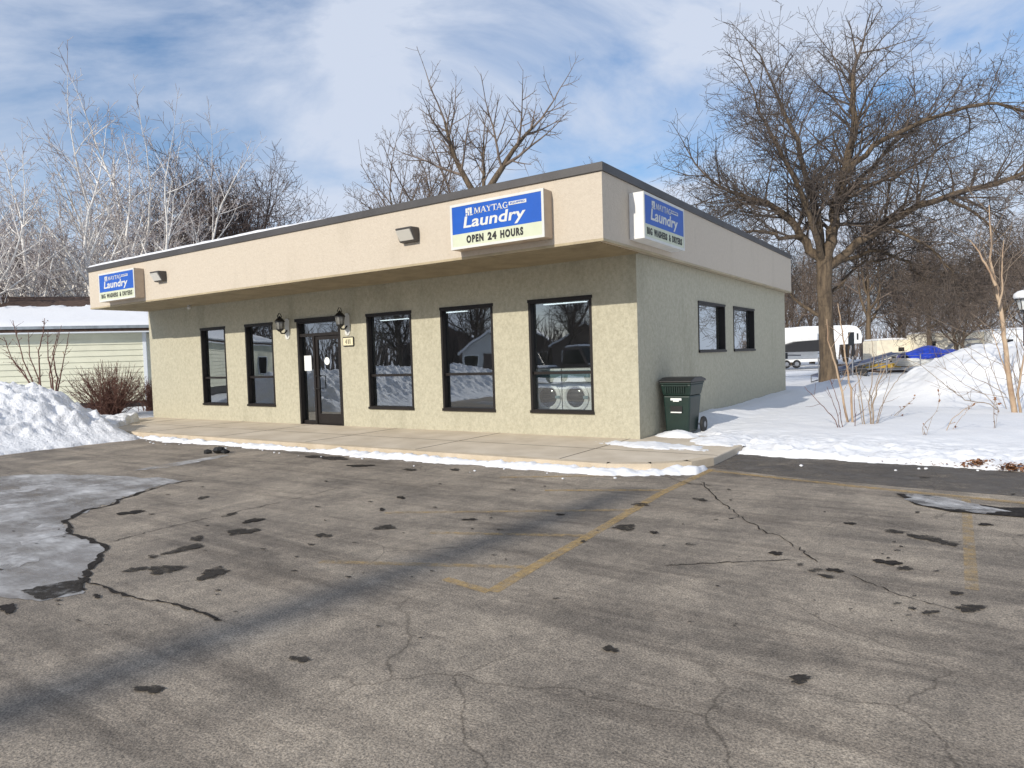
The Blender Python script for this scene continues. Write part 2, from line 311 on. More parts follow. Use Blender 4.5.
def tag(o, label=None, cat=None, group=None, kind=None):
    if label: o['label'] = label
    if cat: o['category'] = cat
    if group: o['group'] = group
    if kind: o['kind'] = kind
    return o
def thing(name, label, cat, loc=(0, 0, 0), rz=0.0, group=None):
    o = bpy.data.objects.new(name, None); COL.objects.link(o); o.location = loc; o.rotation_euler = (0, 0, rz); o.empty_display_size = 0.2
    return tag(o, label, cat, group)
def copy_tree(o, parent=None):
    c = o.copy(); COL.objects.link(c); c.parent = parent
    for ch in [x for x in COL.objects if x.parent == o]: copy_tree(ch, c)
    return c
def text_part(body, x0, x1, z0, z1, y, m, parent, name='lettering', shear=0.0, bold=0.0, spacing=1.0, depth=0.004):
    """lettering fitted into x0..x1, z0..z1, facing -Y in the parent's own frame"""
    cu = bpy.data.curves.new('t', 'FONT'); cu.body = body; cu.size = 1.0; cu.shear = shear; cu.offset = bold; cu.space_character = spacing; cu.extrude = 0.5
    cu.resolution_u = 4
    to = bpy.data.objects.new('t', cu); COL.objects.link(to); bpy.context.view_layer.update()
    me = bpy.data.meshes.new_from_object(to.evaluated_get(bpy.context.evaluated_depsgraph_get()))
    COL.objects.unlink(to); bpy.data.objects.remove(to); me.name = name
    v = np.zeros(len(me.vertices) * 3); me.vertices.foreach_get('co', v); v = v.reshape(-1, 3)
    mn, mxx = v.min(0), v.max(0); w = np.zeros_like(v)
    w[:, 0] = x0 + (v[:, 0] - mn[0]) / (mxx[0] - mn[0]) * (x1 - x0); w[:, 2] = z0 + (v[:, 1] - mn[1]) / (mxx[1] - mn[1]) * (z1 - z0)
    w[:, 1] = y - (v[:, 2] - mn[2]) * depth
    me.vertices.foreach_set('co', w.ravel()); me.materials.clear(); me.materials.append(m); me.update()
    o = bpy.data.objects.new(name, me); COL.objects.link(o); o.parent = parent; return o
def words_part(body, x0, x1, z0, z1, y, m, parent, bold=0.0, spacing=1.0):
    ws = body.split(' '); wt = [sum(.62 if ch == 'I' else .42 if ch == '1' else 1.25 if ch == 'W' else 1.0 for ch in w) for w in ws]; gap = .75
    u = (x1 - x0) / (sum(wt) + gap * (len(ws) - 1)); x = x0
    for w, q in zip(ws, wt): text_part(w, x, x + q * u * .96, z0, z1, y, m, parent, bold=bold, spacing=spacing); x += (q + gap) * u
def wall_open(mb, a0, a1, z0, z1, t, holes, axis='x', at0=0.0, sign=1):
    """wall with real openings: along axis from a0 to a1, outer face at at0, thickness t inward (sign)"""
    xs = sorted({a0, a1} | {h[0] for h in holes} | {h[1] for h in holes}); zs = sorted({z0, z1} | {h[2] for h in holes} | {h[3] for h in holes})
    P = (lambda a, d, z: (a, at0 + d * sign, z)) if axis == 'x' else (lambda a, d, z: (at0 + d * sign, a, z))
    solid = lambda i, j: 0 <= i < len(xs) - 1 and 0 <= j < len(zs) - 1 and not any(h[0] <= xs[i] < h[1] and h[2] <= zs[j] < h[3] for h in holes)
    for i in range(len(xs) - 1):
        for j in range(len(zs) - 1):
            if not solid(i, j): continue
            x, X, z, Z = xs[i], xs[i + 1], zs[j], zs[j + 1]
            mb.add([P(x, 0, z), P(X, 0, z), P(X, 0, Z), P(x, 0, Z)], [(0, 1, 2, 3)]); mb.add([P(x, t, z), P(X, t, z), P(X, t, Z), P(x, t, Z)], [(0, 3, 2, 1)])
            if not solid(i - 1, j): mb.add([P(x, 0, z), P(x, t, z), P(x, t, Z), P(x, 0, Z)], [(0, 3, 2, 1)])
            if not solid(i + 1, j): mb.add([P(X, 0, z), P(X, t, z), P(X, t, Z), P(X, 0, Z)], [(0, 1, 2, 3)])
            if not solid(i, j - 1): mb.add([P(x, 0, z), P(X, 0, z), P(X, t, z), P(x, t, z)], [(0, 1, 2, 3)])
            if not solid(i, j + 1): mb.add([P(x, 0, Z), P(X, 0, Z), P(X, t, Z), P(x, t, Z)], [(0, 3, 2, 1)])
def field(xs, ys, hf, base, name, m, kind=None, thr=0.0, parent=None):
    """height field sheet; cells whose height over the base is below thr are left out"""
    X, Y = np.meshgrid(xs, ys, indexing='ij'); H = hf(X, Y); nx, ny = X.shape
    Z = np.where(H > thr, base + H, base - 0.02)
    idx = np.arange(nx * ny).reshape(nx, ny)
    a = idx[:-1, :-1].ravel(); b = idx[1:, :-1].ravel(); c = idx[1:, 1:].ravel(); d = idx[:-1, 1:].ravel()
    hh = np.maximum.reduce([H.ravel()[a], H.ravel()[b], H.ravel()[c], H.ravel()[d]]); k = hh > thr
    F = np.stack([a, b, c, d], 1)[k]; used = np.unique(F); remap = -np.ones(nx * ny, int); remap[used] = np.arange(len(used)); F = remap[F]
    V = np.stack([X.ravel(), Y.ravel(), Z.ravel()], 1)[used]
    me = bpy.data.meshes.new(name); me.from_pydata(V.tolist(), [], F.tolist()); me.polygons.foreach_set('use_smooth', [True] * len(me.polygons)); me.materials.append(m); me.update()
    o = bpy.data.objects.new(name, me); COL.objects.link(o); o.parent = parent
    if kind: o['kind'] = kind
    return o
def flat(poly, z, name, m, parent):
    o = MB().add([(p[0], p[1], z) for p in poly], [tuple(range(len(poly)))]).build(name, m, parent)
    return o
def blob(cx, cy, rx, ry, rot, rnd, n=26, jag=0.3):
    ph = [rnd.uniform(0, 6.28) for _ in range(5)]; out = []
    for k in range(n):
        t = 2 * math.pi * k / n
        q = 1 + jag * (0.5 * math.sin(2 * t + ph[0]) + 0.35 * math.sin(3 * t + ph[1]) + 0.3 * math.sin(5 * t + ph[2]) + 0.25 * math.sin(9 * t + ph[3])) + rnd.uniform(-.08, .08)
        x, y = rx * q * math.cos(t), ry * q * math.sin(t); out.append((cx + x * math.cos(rot) - y * math.sin(rot), cy + x * math.sin(rot) + y * math.cos(rot)))
    return out

# ================================================================== GROUND
GZ = -0.12
ground = MB().add([(-900, -900, -0.16), (900, -900, -0.16), (900, 900, -0.16), (-900, 900, -0.16)], [(0, 1, 2, 3)]).build('ground', M['snow']); tag(ground, kind='structure')
lot = MB().add([(-15.5, -19, GZ), (60, -19, GZ), (60, 0.6, GZ), (-15.5, 0.6, GZ)], [(0, 1, 2, 3)]).build('parking_lot', M['asphalt']); tag(lot, kind='structure')

def strip(pix, w, z, name, m, wz=None, parent=lot):
    P = [gz(*p)[:2] for p in pix]; A = []; B = []
    for i, p in enumerate(P):
        d = P[min(i + 1, len(P) - 1)] - P[max(i - 1, 0)]; d /= np.linalg.norm(d); n = np.array([-d[1], d[0]]); ww = w if not hasattr(w, '__len__') else w[i]
        A.append(p + n * ww / 2); B.append(p - n * ww / 2)
    mb = MB(); vs = [(a[0], a[1], z) for a in A] + [(b[0], b[1], z) for b in B]; k = len(P)
    mb.add(vs, [(i, i + 1, k + i + 1, k + i) for i in range(k - 1)]); return mb.build(name, m, parent)
# painted lines of the old parking bays
strip([(712, 469.5), (660, 494), (589, 536), (534, 567), (492, 592)], 0.11, GZ + .004, 'painted_line', M['paint'])
strip([(708, 470.5), (850, 486), (966, 497.5), (1100, 511)], 0.12, GZ + .0048, 'painted_line', M['paint'])
for a, b, k in [((500, 477.5), (693, 474.5), 'paint'), ((545, 490.5), (668, 490.3), 'paint'), ((384, 513), (640, 510), 'paintfaint'), ((430, 533), (586, 536), 'paintfaint'), ((320, 562), (531, 567.5), 'paintfaint'), ((445, 579), (489, 592), 'paint'), ((966, 499), (972, 590), 'paintfaint')]:
    strip([a, b], 0.085, GZ + .0042, 'painted_line', M[k])
rnd = random.Random(3)
def jag(p, q, n, amp):
    out = []
    for i in range(n + 1):
        t = i / n; out.append((p[0] + (q[0] - p[0]) * t + rnd.uniform(-amp, amp) * (0 < i < n), p[1] + (q[1] - p[1]) * t + rnd.uniform(-amp, amp) * .4 * (0 < i < n)))
    return out
def crack(pts, w, amp=3.0, n=11, m='damp'):
    out = []
    for a, b in zip(pts[:-1], pts[1:]): out += jag(a, b, n, amp)[:-1]
    out.append(pts[-1]); ws = [w * .62 * rnd.uniform(.3, 1.8) for _ in out]; ws[0] = ws[-1] = w * .2
    strip(out, ws, GZ + .006, 'crack', M[m])
crack([(78, 578), (125, 596), (180, 606), (222, 621)], 0.035)
crack([(108, 543), (150, 532), (210, 518), (300, 498), (352, 484)], 0.014, 1.2)
crack([(700, 482), (722, 503), (745, 521), (790, 543), (818, 563)], 0.020, 3)
crack([(660, 566), (720, 563), (800, 560)], 0.016, 1.5)
crack([(640, 470), (690, 484), (712, 486)], 0.016, 2)
crack([(850, 575), (900, 596), (960, 612)], 0.014, 2)
def spot(u, v, rxp, ryp, m='damp', jg=0.3, z=0.0, tilt=0.0, nm='damp_spot'):
    c = gz(u, v); a = gz(u + rxp, v - rxp * tilt); b = gz(u, v - ryp)
    ex = (a - c)[:2]; ey = (b - c)[:2]; pl = blob(0, 0, 1, 1, 0, rnd, jag=jg)
    flat([(c[0] + ex[0] * p[0] + ey[0] * p[1], c[1] + ex[1] * p[0] + ey[1] * p[1]) for p in pl], GZ + .0082 + z, nm, M[m], lot)
# the edge of the wet icy sheet on the left, and damp blots over the lot
edge = [(192, 481), (165, 485), (140, 492), (122, 499), (100, 507), (72, 517), (62, 525), (70, 534), (92, 541), (104, 548), (98, 560), (86, 572), (80, 585), (84, 594), (40, 602), (0, 597), (-120, 640), (-260, 560), (-200, 480), (-40, 478), (60, 474), (120, 476)]
dens = []
for a, b in zip(edge, edge[1:] + edge[:1]): dens += jag(a, b, 6, 3.0)[:-1]
flat([gz(*p)[:2] for p in dens], GZ + .0030, 'wet_film', M['meltbase'], lot)
flat([gz(*p)[:2] for p in dens], GZ + .0050, 'ice_sheet', M['meltsheet'], lot)
for k, (u, v, a, b) in enumerate([(20, 490, 26, 3), (75, 488, 22, 2), (25, 505, 24, 3.5), (45, 533, 24, 7), (15, 560, 26, 6), (-20, 520, 30, 6)]): spot(u, v, a, b, 'icewhite', .5, -.0022 + k * .0001, .12, 'ice_patch')
_e = [(192, 481), (165, 485), (148, 491), (122, 499), (112, 505), (86, 510), (64, 521), (70, 529), (68, 534), (84, 538), (92, 541), (106, 547), (100, 556), (97, 562), (86, 571), (88, 577), (80, 584), (83, 594)]
pe = []
for _a, _b in zip(_e[:-1], _e[1:]): pe += jag(_a, _b, 4, 2.6)[:-1]
strip(pe, [rnd.uniform(.012, .085) * (1 if i > 8 else .5) for i in range(len(pe))], GZ + .0072, 'damp_edge', M['damp'])
_pp = [(20, 592), (50, 585), (84, 580), (82, 592), (60, 597), (42, 601), (30, 596)]
flat([gz(*p)[:2] for a, b in zip(_pp, _pp[1:] + _pp[:1]) for p in jag(a, b, 5, 1.6)[:-1]], GZ + .0088, 'damp_spot', M['dampr'], lot)
for u, v, a, b, tl in [(242, 532, 14, 3.2, .1), (253, 521, 9, 2, .15), (186, 549, 17, 3, .22), (213, 574, 17, 4.5, .2), (165, 570, 15, 5, .1), (136, 570, 12, 2.2, .1), (131, 513, 12, 1.8, .1), (203, 498, 6, 1.3, .1),
                       (197, 539, 8, 2.2, .1), (153, 557, 6, 1.6, .1), (323, 536, 9, 1.8, .05), (311, 545, 3, 1, 0), (385, 528, 9, 2.6, .05), (382, 510, 3, 1.3, 0), (401, 498, 4, 1.3, 0), (625, 528, 13, 2.8, 0),
                       (328, 458, 20, 2, -.05), (230, 515, 8, 1.2, .2), (97, 597, 4, 2, 0), (8, 609, 9, 4, .2), (455, 470, 6, 1, 0), (360, 466, 12, 1.2, 0), (410, 470, 8, 1, 0), (583, 542, 3, 1, 0),
                       (776, 554, 6, 2, 0), (888, 563, 13, 2.6, -.1), (905, 569, 8, 2, -.1), (956, 594, 6, 2, 0), (970, 609, 17, 3.5, -.08), (932, 540, 26, 2.6, -.16), (895, 532, 14, 1.4, -.1), (835, 571, 8, 1.8, -.1), (815, 571, 7, 1.6, 0),
                       (800, 565, 4, 1.2, 0), (827, 577, 9, 1.5, -.1), (912, 609, 4, 1.4, 0), (930, 613, 9, 1.6, 0), (897, 604, 4, 1.3, 0), (654, 533, 5, 1, 0), (690, 545, 5, 1.2, 0), (700, 500, 8, 1.3, -.1), (850, 524, 6, 1, 0),
                       (640, 505, 10, 1.2, 0), (924, 478, 5, .8, 0), (985, 525, 7, 1.2, -.1), (560, 515, 4, .8, 0), (500, 530, 3, .8, 0), (470, 520, 7, .9, 0), (300, 660, 10, 3, 0), (610, 650, 8, 3, 0), (800, 680, 12, 4, .1), (150, 690, 14, 4, .1)]:
    c = rnd.random(); spot(u, v, a * .95, b * .95, 'dampr' if c < .7 else 'damp', 0.45, c * .0008, tl)
for k in range(90):   # small blots and pits
    spot(rnd.uniform(-40, 1060), rnd.choice([rnd.uniform(480, 560), rnd.uniform(540, 640)]), rnd.uniform(1.0, 3.2), rnd.uniform(.3, .7), 'dampr', .4, rnd.random() * .0008)
flat([gz(*p)[:2] for p in [(735, 449), (830, 456), (930, 465), (1024, 473), (1200, 490), (1200, 512), (1024, 497), (900, 487), (790, 477), (712, 468), (690, 466), (712, 456)]], GZ + .0022, 'dark_strip', M['newasphalt'], lot)
flat([gz(*p)[:2] for p in [(896, 494), (930, 496), (965, 503), (1000, 508), (1060, 509), (1100, 516), (1060, 521), (1000, 516), (950, 512), (915, 505)]], GZ + .0090, 'puddle', M['damp'], lot)
spot(940, 503, 40, 5, 'meltsheet', .25, .0022, -.16, 'ice_patch'); spot(955, 505, 44, 4.5, 'icewhite', .35, .0026, -.16, 'ice_patch')
spot(185, 463, 38, 2.0, 'meltsheet', .3, .001, .16, 'ice_patch')

# sidewalk
wk = [(-17.3, 0.02), (-17.3, -1.2), (-15.6, -2.5), (-13.6, -2.98), (0.7, -2.86), (1.3, -2.62), (1.75, -2.2), (1.92, -1.7), (1.92, 0.9), (0, .9), (0, 0.02)]
walk = MB().prism(wk, -0.14, 0.0, 'z').build('sidewalk', M['concrete'], bevel=0.02); tag(walk, kind='structure')
def offs(P, k): return [(p[0], p[1] - k) for p in P]
kerb = MB()
ks = [(-15.6, -2.5), (-13.6, -2.98), (0.7, -2.86), (1.3, -2.62), (1.75, -2.2), (1.92, -1.7)]
cen = np.array([-4, 10.0])
for a, b in zip(ks[:-1], ks[1:]):
    a = np.array(a); b = np.array(b); d = (b - a) / np.linalg.norm(b - a); n = np.array([d[1], -d[0]])
    q = [a + n * .004, b + n * .004, b - n * .16, a - n * .16]; kerb.hexa([(x, y, -0.13) for x, y in q], [(x, y, 0.006) for x, y in q])
kerb.build('kerb', M['curb'], walk)
for xj in [-15.2, -12.2, -9.2, -6.2, -3.2, -0.2]:
    MB().box(xj - .008, xj + .008, -2.74, -0.01, 0.001, 0.0035).build('joint', M['seam'], walk)
MB().box(-15.5, 1.9, -1.452, -1.438, 0.001, 0.003).build('joint', M['seam'], walk)

# ================================================================== LAUNDROMAT
LX, WY_, HZ = 17.152, 12.25, 3.49
D1, DS = 1.769, 0.207
T, CAPZ, ZF = 4.73, 4.585, 3.477
bld = thing('laundromat', 'flat-roofed stucco laundromat with a deep tan fascia, beside the snowy yard', 'building', (-8.5, 6, 0))
WIN = [(-14.219, -12.966), (-12.004, -10.758), (-7.115, -5.645), (-4.761, -3.31), (-2.402, -0.946)]
ZB, ZT = 0.47, 2.75
SW = [(3.43, 5.49), (6.22, 8.30)]; SB, ST = 1.60, 2.76
DX0, DX1, DZ = -9.736, -8.057, 2.74
mb = MB(); holes = [(a, b, ZB, ZT) for a, b in WIN] + [(DX0, DX1, -0.05, DZ)]
wall_open(mb, -LX, 0.0, -0.05, HZ, 0.2, holes, 'x', 0.0, 1)
mb.build('wall', M['stucco'], bld)
mb = MB(); wall_open(mb, 0.2, WY_, -0.05, HZ, 0.2, [(a, b, SB, ST) for a, b in SW], 'y', 0.0, -1)
mb.build('wall', M['stucco'], bld)
MB().box(-LX, -LX + .2, 0.2, WY_ - .2, -0.05, HZ).build('wall', M['stucco'], bld)
MB().box(-LX, -0.2, WY_ - .2, WY_, -0.05, HZ).build('wall', M['stucco'], bld)
# fascia ring, soffit, cap, roof deck
def ring(mb, x0, x1, y0, y1, z0, z1, t):
    mb.box(x0, x1, y0, y0 + t, z0, z1); mb.box(x0, x1, y1 - t, y1, z0, z1); mb.box(x0, x0 + t, y0 + t, y1 - t, z0, z1); mb.box(x1 - t, x1, y0 + t, y1 - t, z0, z1)
fx0, fx1, fy0, fy1 = -LX + .03, DS, -D1, WY_ + .06
def loop(x0, x1, y0, y1, z0, z1, t):
    o = [(x0, y0), (x1, y0), (x1, y1), (x0, y1)]; i = [(x0 + t, y0 + t), (x1 - t, y0 + t), (x1 - t, y1 - t), (x0 + t, y1 - t)]
    vs = [(*p, z0) for p in o] + [(*p, z0) for p in i] + [(*p, z1) for p in o] + [(*p, z1) for p in i]; fs = []
    for k in range(4):
        n = (k + 1) % 4; fs += [(k, n, 8 + n, 8 + k), (4 + n, 4 + k, 12 + k, 12 + n), (8 + k, 8 + n, 12 + n, 12 + k), (n, k, 4 + k, 4 + n)]
    return MB().add(vs, fs)
loop(fx0, fx1, fy0, fy1, ZF, CAPZ + .03, 0.12).build('fascia', M['fascia'], bld)
loop(fx0 - .03, fx1 + .03, fy0 - .03, fy1 + .03, CAPZ, T, 0.30).build('roof_cap', M['cap'], bld, bevel=0.008)
loop(fx0 - .004, fx1 + .004, fy0 - .004, fy1 + .004, ZF - .012, ZF + .03, 0.06).build('drip_edge', M['soffit'], bld)
MB().box(fx0 + .1, fx1 - .1, fy0 + .1, fy1 - .1, T - .25, T - .15).build('roof', M['membrane'], bld)
sf = MB()
y = fy0 + .12
sf.box(fx0 + .12, fx1 - .12, fy0 + .12, 0.0 - .003, ZF + .014, ZF + .05)
n = 0; y = fy0 + .125
while y < -.02:
    sf.box(fx0 + .125, fx1 - .125, y, min(y + .022, -.005), ZF - .022, ZF + .0135); y += .12
sf.box(0.005, fx1 - .12, 0.0, WY_, ZF + .014, ZF + .05)
sf.build('soffit', M['soffit'], bld)
# snow lying on the roof edge (the photo shows a thin white line along the front left)
def hroof(X, Y): return 0.075 * sst(-4.5, -9, X) + 0.04 * fbm(X * 2, Y * 2) - .004
ro = field(np.arange(fx0 + .01, -2.8, .12), np.arange(fy0 - .02, fy0 + 1.6, .06), lambda X, Y: hroof(X, Y) * sst(-.03, .05, Y - fy0), T + .001, 'roof_snow', M['snow'], thr=.002, parent=None)
for v in ro.data.vertices: v.co -= Vector((-8.5, 6, 0))
ro.parent = bld
# interior shell
mb = MB(); mb.box(-LX + .21, -.21, .21, WY_ - .21, -0.04, 0.0); mb.build('interior_floor', M['infloor'], bld)
MB().box(-LX + .21, -.21, .21, WY_ - .21, 2.95, 3.0).build('ceiling', M['inwall'], bld)
MB().box(-LX + .21, -.21, 7.0, 7.1, 0.0, 2.95).build('interior_wall', M['inwall'], bld)
MB().box(-10.7, -10.6, .21, 7.0, 0.0, 2.95).build('interior_wall', M['inwall'], bld)

def window(x0, x1, z0, z1, mull, face='front'):
    fr = MB(); w = .052; d0, d1_ = .05, .15     # frame set back in the wall
    def bx(mb, a0, a1, b0, b1, c0, c1):
        if face == 'front': mb.box(a0, a1, b0, b1, c0, c1)
        else: mb.box(-b1, -b0, a0, a1, c0, c1)
    # flat outer casing then frame
    bx(fr, x0, x0 + w, -.012, d1_, z0, z1); bx(fr, x1 - w, x1, -.012, d1_, z0, z1); bx(fr, x0 + w, x1 - w, -.012, d1_, z1 - w, z1); bx(fr, x0 + w, x1 - w, -.012, d1_, z0, z0 + w)
    if mull: bx(fr, x0 + w, x1 - w, d0, d1_, mull - .03, mull + .03)
    f = fr.build('window', M['bronze'], bld)
    if face != 'front': pass
    hb = MB(); e_ = .04 if face == 'front' else .005; e_ = .016 if face == 'front' else e_; bx(hb, x0 - e_, x1 + e_, -.001 - e_, -.0125 if face != 'front' else -.001, z1 - .035, z1 + .012 + e_) if face == 'front' else bx(hb, x0 - .01, x1 + .01, -.025, -.0125, z1 - .035, z1 + .012); hb.build('window_head', M['bronze'], f)
    sb = MB(); bx(sb, x0 - .01, x1 + .01, -.04, -.0125, z0 - .02, z0 + .035); sb.build('sill', M['bronze'], f)
    for a, b in ([(z0 + w, mull - .03), (mull + .03, z1 - w)] if mull else [(z0 + w, z1 - w)]):
        g = MB(); k = .1
        if face == 'front': g.add([(x0 + w, k, a), (x1 - w, k, a), (x1 - w, k, b), (x0 + w, k, b)], [(0, 1, 2, 3)])
        else: g.add([(-k, x0 + w, a), (-k, x1 - w, a), (-k, x1 - w, b), (-k, x0 + w, b)], [(0, 1, 2, 3)])
        g.build('pane', M['glass'], f)
    return f
for a, b in WIN: window(a, b, ZB, ZT, 1.27)
for a, b in SW: window(a, b, SB, ST, None, 'side')
# entrance
df = MB(); w = .07
df.box(DX0, DX0 + w, -.012, .15, 0, DZ); df.box(DX1 - w, DX1, -.012, .15, 0, DZ); df.box(DX0 + w, DX1 - w, -.012, .15, DZ - w, DZ)
df.box(DX0 + w, DX1 - w, .02, .15, 2.32, 2.40); df.box(-9.16, -9.09, .02, .15, 0.02, 2.32); df.box(DX0 + w, DX1 - w, .03, .15, 0, .02)
entr = df.build('entrance', M['bronze'], bld)
MB().box(DX0 - .04, DX1 + .04, -.045, -.013, DZ - .02, DZ + .06).build('window_head', M['bronze'], entr)
MB().add([(DX0 + w, .1, 2.40), (DX1 - w, .1, 2.40), (DX1 - w, .1, DZ - w), (DX0 + w, .1, DZ - w)], [(0, 1, 2, 3)]).build('transom_pane', M['glass'], entr)
MB().box(DX0 + w, -9.16, .06, .13, .02, .10).build('sidelight_rail', M['bronze'], entr)
MB().add([(DX0 + w, .1, .10), (-9.16, .1, .10), (-9.16, .1, 2.32), (DX0 + w, .1, 2.32)], [(0, 1, 2, 3)]).build('sidelight_pane', M['glass'], entr)
lf = MB(); a, b = -9.085, DX1 - w - .005
lf.box(a, a + .09, .05, .1, .03, 2.31); lf.box(b - .09, b, .05, .1, .03, 2.31); lf.box(a + .09, b - .09, .05, .1, 2.22, 2.31); lf.box(a + .09, b - .09, .05, .1, .03, .29)
door = lf.build('door', M['bronze'], bld)
MB().add([(a + .09, .075, .29), (b - .09, .075, .29), (b - .09, .075, 2.22), (a + .09, .075, 2.22)], [(0, 1, 2, 3)]).build('pane', M['glass'], door)
h = MB(); h.tube([(a + .045, .05, .95), (a + .045, -.015, .95), (a + .19, -.03, .95), (a + .19, -.03, 1.28), (a + .045, -.015, 1.28), (a + .045, .05, 1.28)], .014, 8); h.build('handle', M['black'], door)
MB().lathe([(.001, 0), (.10, 0), (.10, .004), (.001, .004)], (-8.68, .066, 1.66), 20, 'y').build('oval_sticker', M['paper'], door)
MB().box(-9.6, -9.32, .09, .096, 1.42, 1.82).build('notice', M['paper'], entr)

# ---- signs
def laundry_sign(loc, rz, label, strip_text, cab):
    s = thing('wall_sign', label, 'sign', loc, rz); wd, ht, dp = 2.0, .81, .27
    MB().box(0, wd, -dp, 0, 0, ht).build('cabinet', cab, s, bevel=.012, world=False)
    e = .045
    fr = MB(); fr.box(0, wd, -dp - .012, -dp - .001, 0, e); fr.box(0, wd, -dp - .012, -dp - .001, ht - e, ht); fr.box(0, e, -dp - .012, -dp - .001, e, ht - e); fr.box(wd - e, wd, -dp - .012, -dp - .001, e, ht - e)
    fr.build('sign_frame', M['offwhite'], s, world=False)
    MB().box(e, wd - e, -dp - .008, -dp - .0012, .27, ht - e).build('blue_panel', M['blue'], s, world=False)
    MB().box(e, wd - e, -dp - .0075, -dp - .0012, e, .2695).build('cream_panel', M['cream'], s, world=False)
    fy = -dp - .0085
    text_part('Laundry', .30, 1.64, .30, .565, fy, M['offwhite'], s, shear=.14, bold=.022, spacing=1.02)
    # the serifed brand word, drawn letter by letter
    mb = MB(); st = .017
    def q(x, z, X, Z): mb.box(x, X, fy - .003, fy, z, Z)
    def sl(x0, z0, x1, z1, t): mb.prism([(x0, z0), (x0 + t, z0), (x1 + t, z1), (x1, z1)], fy - .003, fy)
    z0, z1 = .585, .695; x = .56
    def stem(x, t=.022): q(x, z0, x + t, z1)
    def ser(x, z): q(x - .011, z, x + .033, z + .009)
    stem(x, .012); ser(x - .006, z0); q(x - .014, z1 - .009, x + .02, z1); sl(x + .052, z0, x + .002, z1, .024); sl(x + .05, z0, x + .098, z1, .012); stem(x + .10); ser(x + .10, z0); q(x + .09, z1 - .009, x + .135, z1)   # M
    x = .70; sl(x, z0, x + .045, z1, .011); sl(x + .09, z0, x + .045, z1, .024); q(x + .025, z0 + .034, x + .085, z0 + .044); q(x - .014, z0, x + .024, z0 + .008); q(x + .08, z0, x + .126, z0 + .008)      # A
    x = .825; sl(x + .042, z0 + .05, x, z1, .024); sl(x + .046, z0 + .05, x + .09, z1, .011); q(x + .042, z0, x + .064, z0 + .052); q(x + .03, z0, x + .078, z0 + .008); q(x - .012, z1 - .008, x + .036, z1); q(x + .076, z1 - .008, x + .112, z1)  # Y
    x = .94; q(x, z1 - .012, x + .105, z1); q(x, z1 - .032, x + .01, z1 - .012); q(x + .095, z1 - .032, x + .105, z1 - .012); q(x + .042, z0, x + .064, z1 - .012); q(x + .03, z0, x + .077, z0 + .008)   # T
    x = 1.045; sl(x, z0, x + .045, z1, .011); sl(x + .09, z0, x + .045, z1, .024); q(x + .025, z0 + .034, x + .085, z0 + .044); q(x - .012, z0, x + .024, z0 + .008); q(x + .08, z0, x + .122, z0 + .008)    # A
    x = 1.18; cx, cz, ro, ri = x + .045, (z0 + z1) / 2, .055, .036                    # G
    arc = [math.radians(40 + i * 28) for i in range(11)]
    for t0, t1 in zip(arc[:-1], arc[1:]):
        mb.prism([(cx + ro * math.cos(t0), cz + ro * math.sin(t0)), (cx + ro * math.cos(t1), cz + ro * math.sin(t1)), (cx + ri * .9 * math.cos(t1), cz + ri * 1.2 * math.sin(t1)), (cx + ri * .9 * math.cos(t0), cz + ri * 1.2 * math.sin(t0))], fy - .003, fy)
    q(cx + .026, z0 + .004, cx + .046, cz - .004); q(cx + .012, cz - .008, cx + .058, cz)
    mb.build('lettering', M['offwhite'], s, world=False)
    # emblem: broken white block with blue notches
    em = MB()
    for (a0, b0, a1, b1) in [(.36, .62, .405, .705), (.41, .665, .45, .71), (.455, .60, .50, .71), (.36, .575, .395, .605), (.41, .575, .44, .64), (.455, .572, .515, .59), (.405, .645, .452, .655)]: em.box(a0, a1, fy - .003, fy, b0, b1)
    em.build('emblem', M['offwhite'], s, world=False)
    MB().box(1.30, 1.66, fy - .003, fy, .625, .685).build('small_plate', M['offwhite'], s, world=False)
    text_part('EQUIPPED', 1.33, 1.63, .637, .673, fy - .0032, M['blue'], s, bold=.01)
    if 'OPEN' in strip_text: words_part(strip_text, .36, 1.60, .085, .225, fy, M['ink'], s, bold=.055, spacing=1.25)
    else: words_part(strip_text, .13, 1.88, .09, .215, fy, M['ink'], s, bold=.035, spacing=1.2)
    return s
laundry_sign((-2.735, -D1, 3.605), 0, 'blue and cream laundry sign reading OPEN 24 HOURS on the front fascia', 'OPEN 24 HOURS', M['signshaded'])
laundry_sign((-15.93, -D1, 3.585), 0, 'blue and cream laundry sign at the far left end of the front fascia', 'BIG WASHERS & DRYERS', M['signshaded'])
laundry_sign((DS, -.735, 3.60), R_(90), 'blue laundry sign in a sunlit white cabinet on the shaded side fascia', 'BIG WASHERS & DRYERS', M['signsunlit'])

# ---- wall-pack lights
def floodlight(x, z, w, label):
    s = thing('floodlight', label, 'light', (x, -D1, z))
    MB().hexa([(-w / 2, -.12, -.12), (w / 2, -.12, -.12), (w / 2, 0, -.13), (-w / 2, 0, -.13)], [(-w / 2, -.24, .14), (w / 2, -.24, .14), (w / 2, 0, .15), (-w / 2, 0, .15)]).build('housing', M['cap'], s, bevel=.015, world=False)
    l = MB(); l.hexa([(-w / 2 + .03, -.142, -.10), (w / 2 - .03, -.142, -.10), (w / 2 - .03, -.12, -.10), (-w / 2 + .03, -.12, -.10)], [(-w / 2 + .03, -.262, .09), (w / 2 - .03, -.262, .09), (w / 2 - .03, -.22, .09), (-w / 2 + .03, -.22, .09)]); l.build('lens', M['lens'], s, bevel=.006, world=False)
    return s
floodlight(-3.95, 4.05, .42, 'bronze floodlight on the fascia left of the OPEN 24 HOURS sign')
floodlight(-13.0, 4.07, .42, 'bronze floodlight on the fascia right of the leftmost laundry sign')
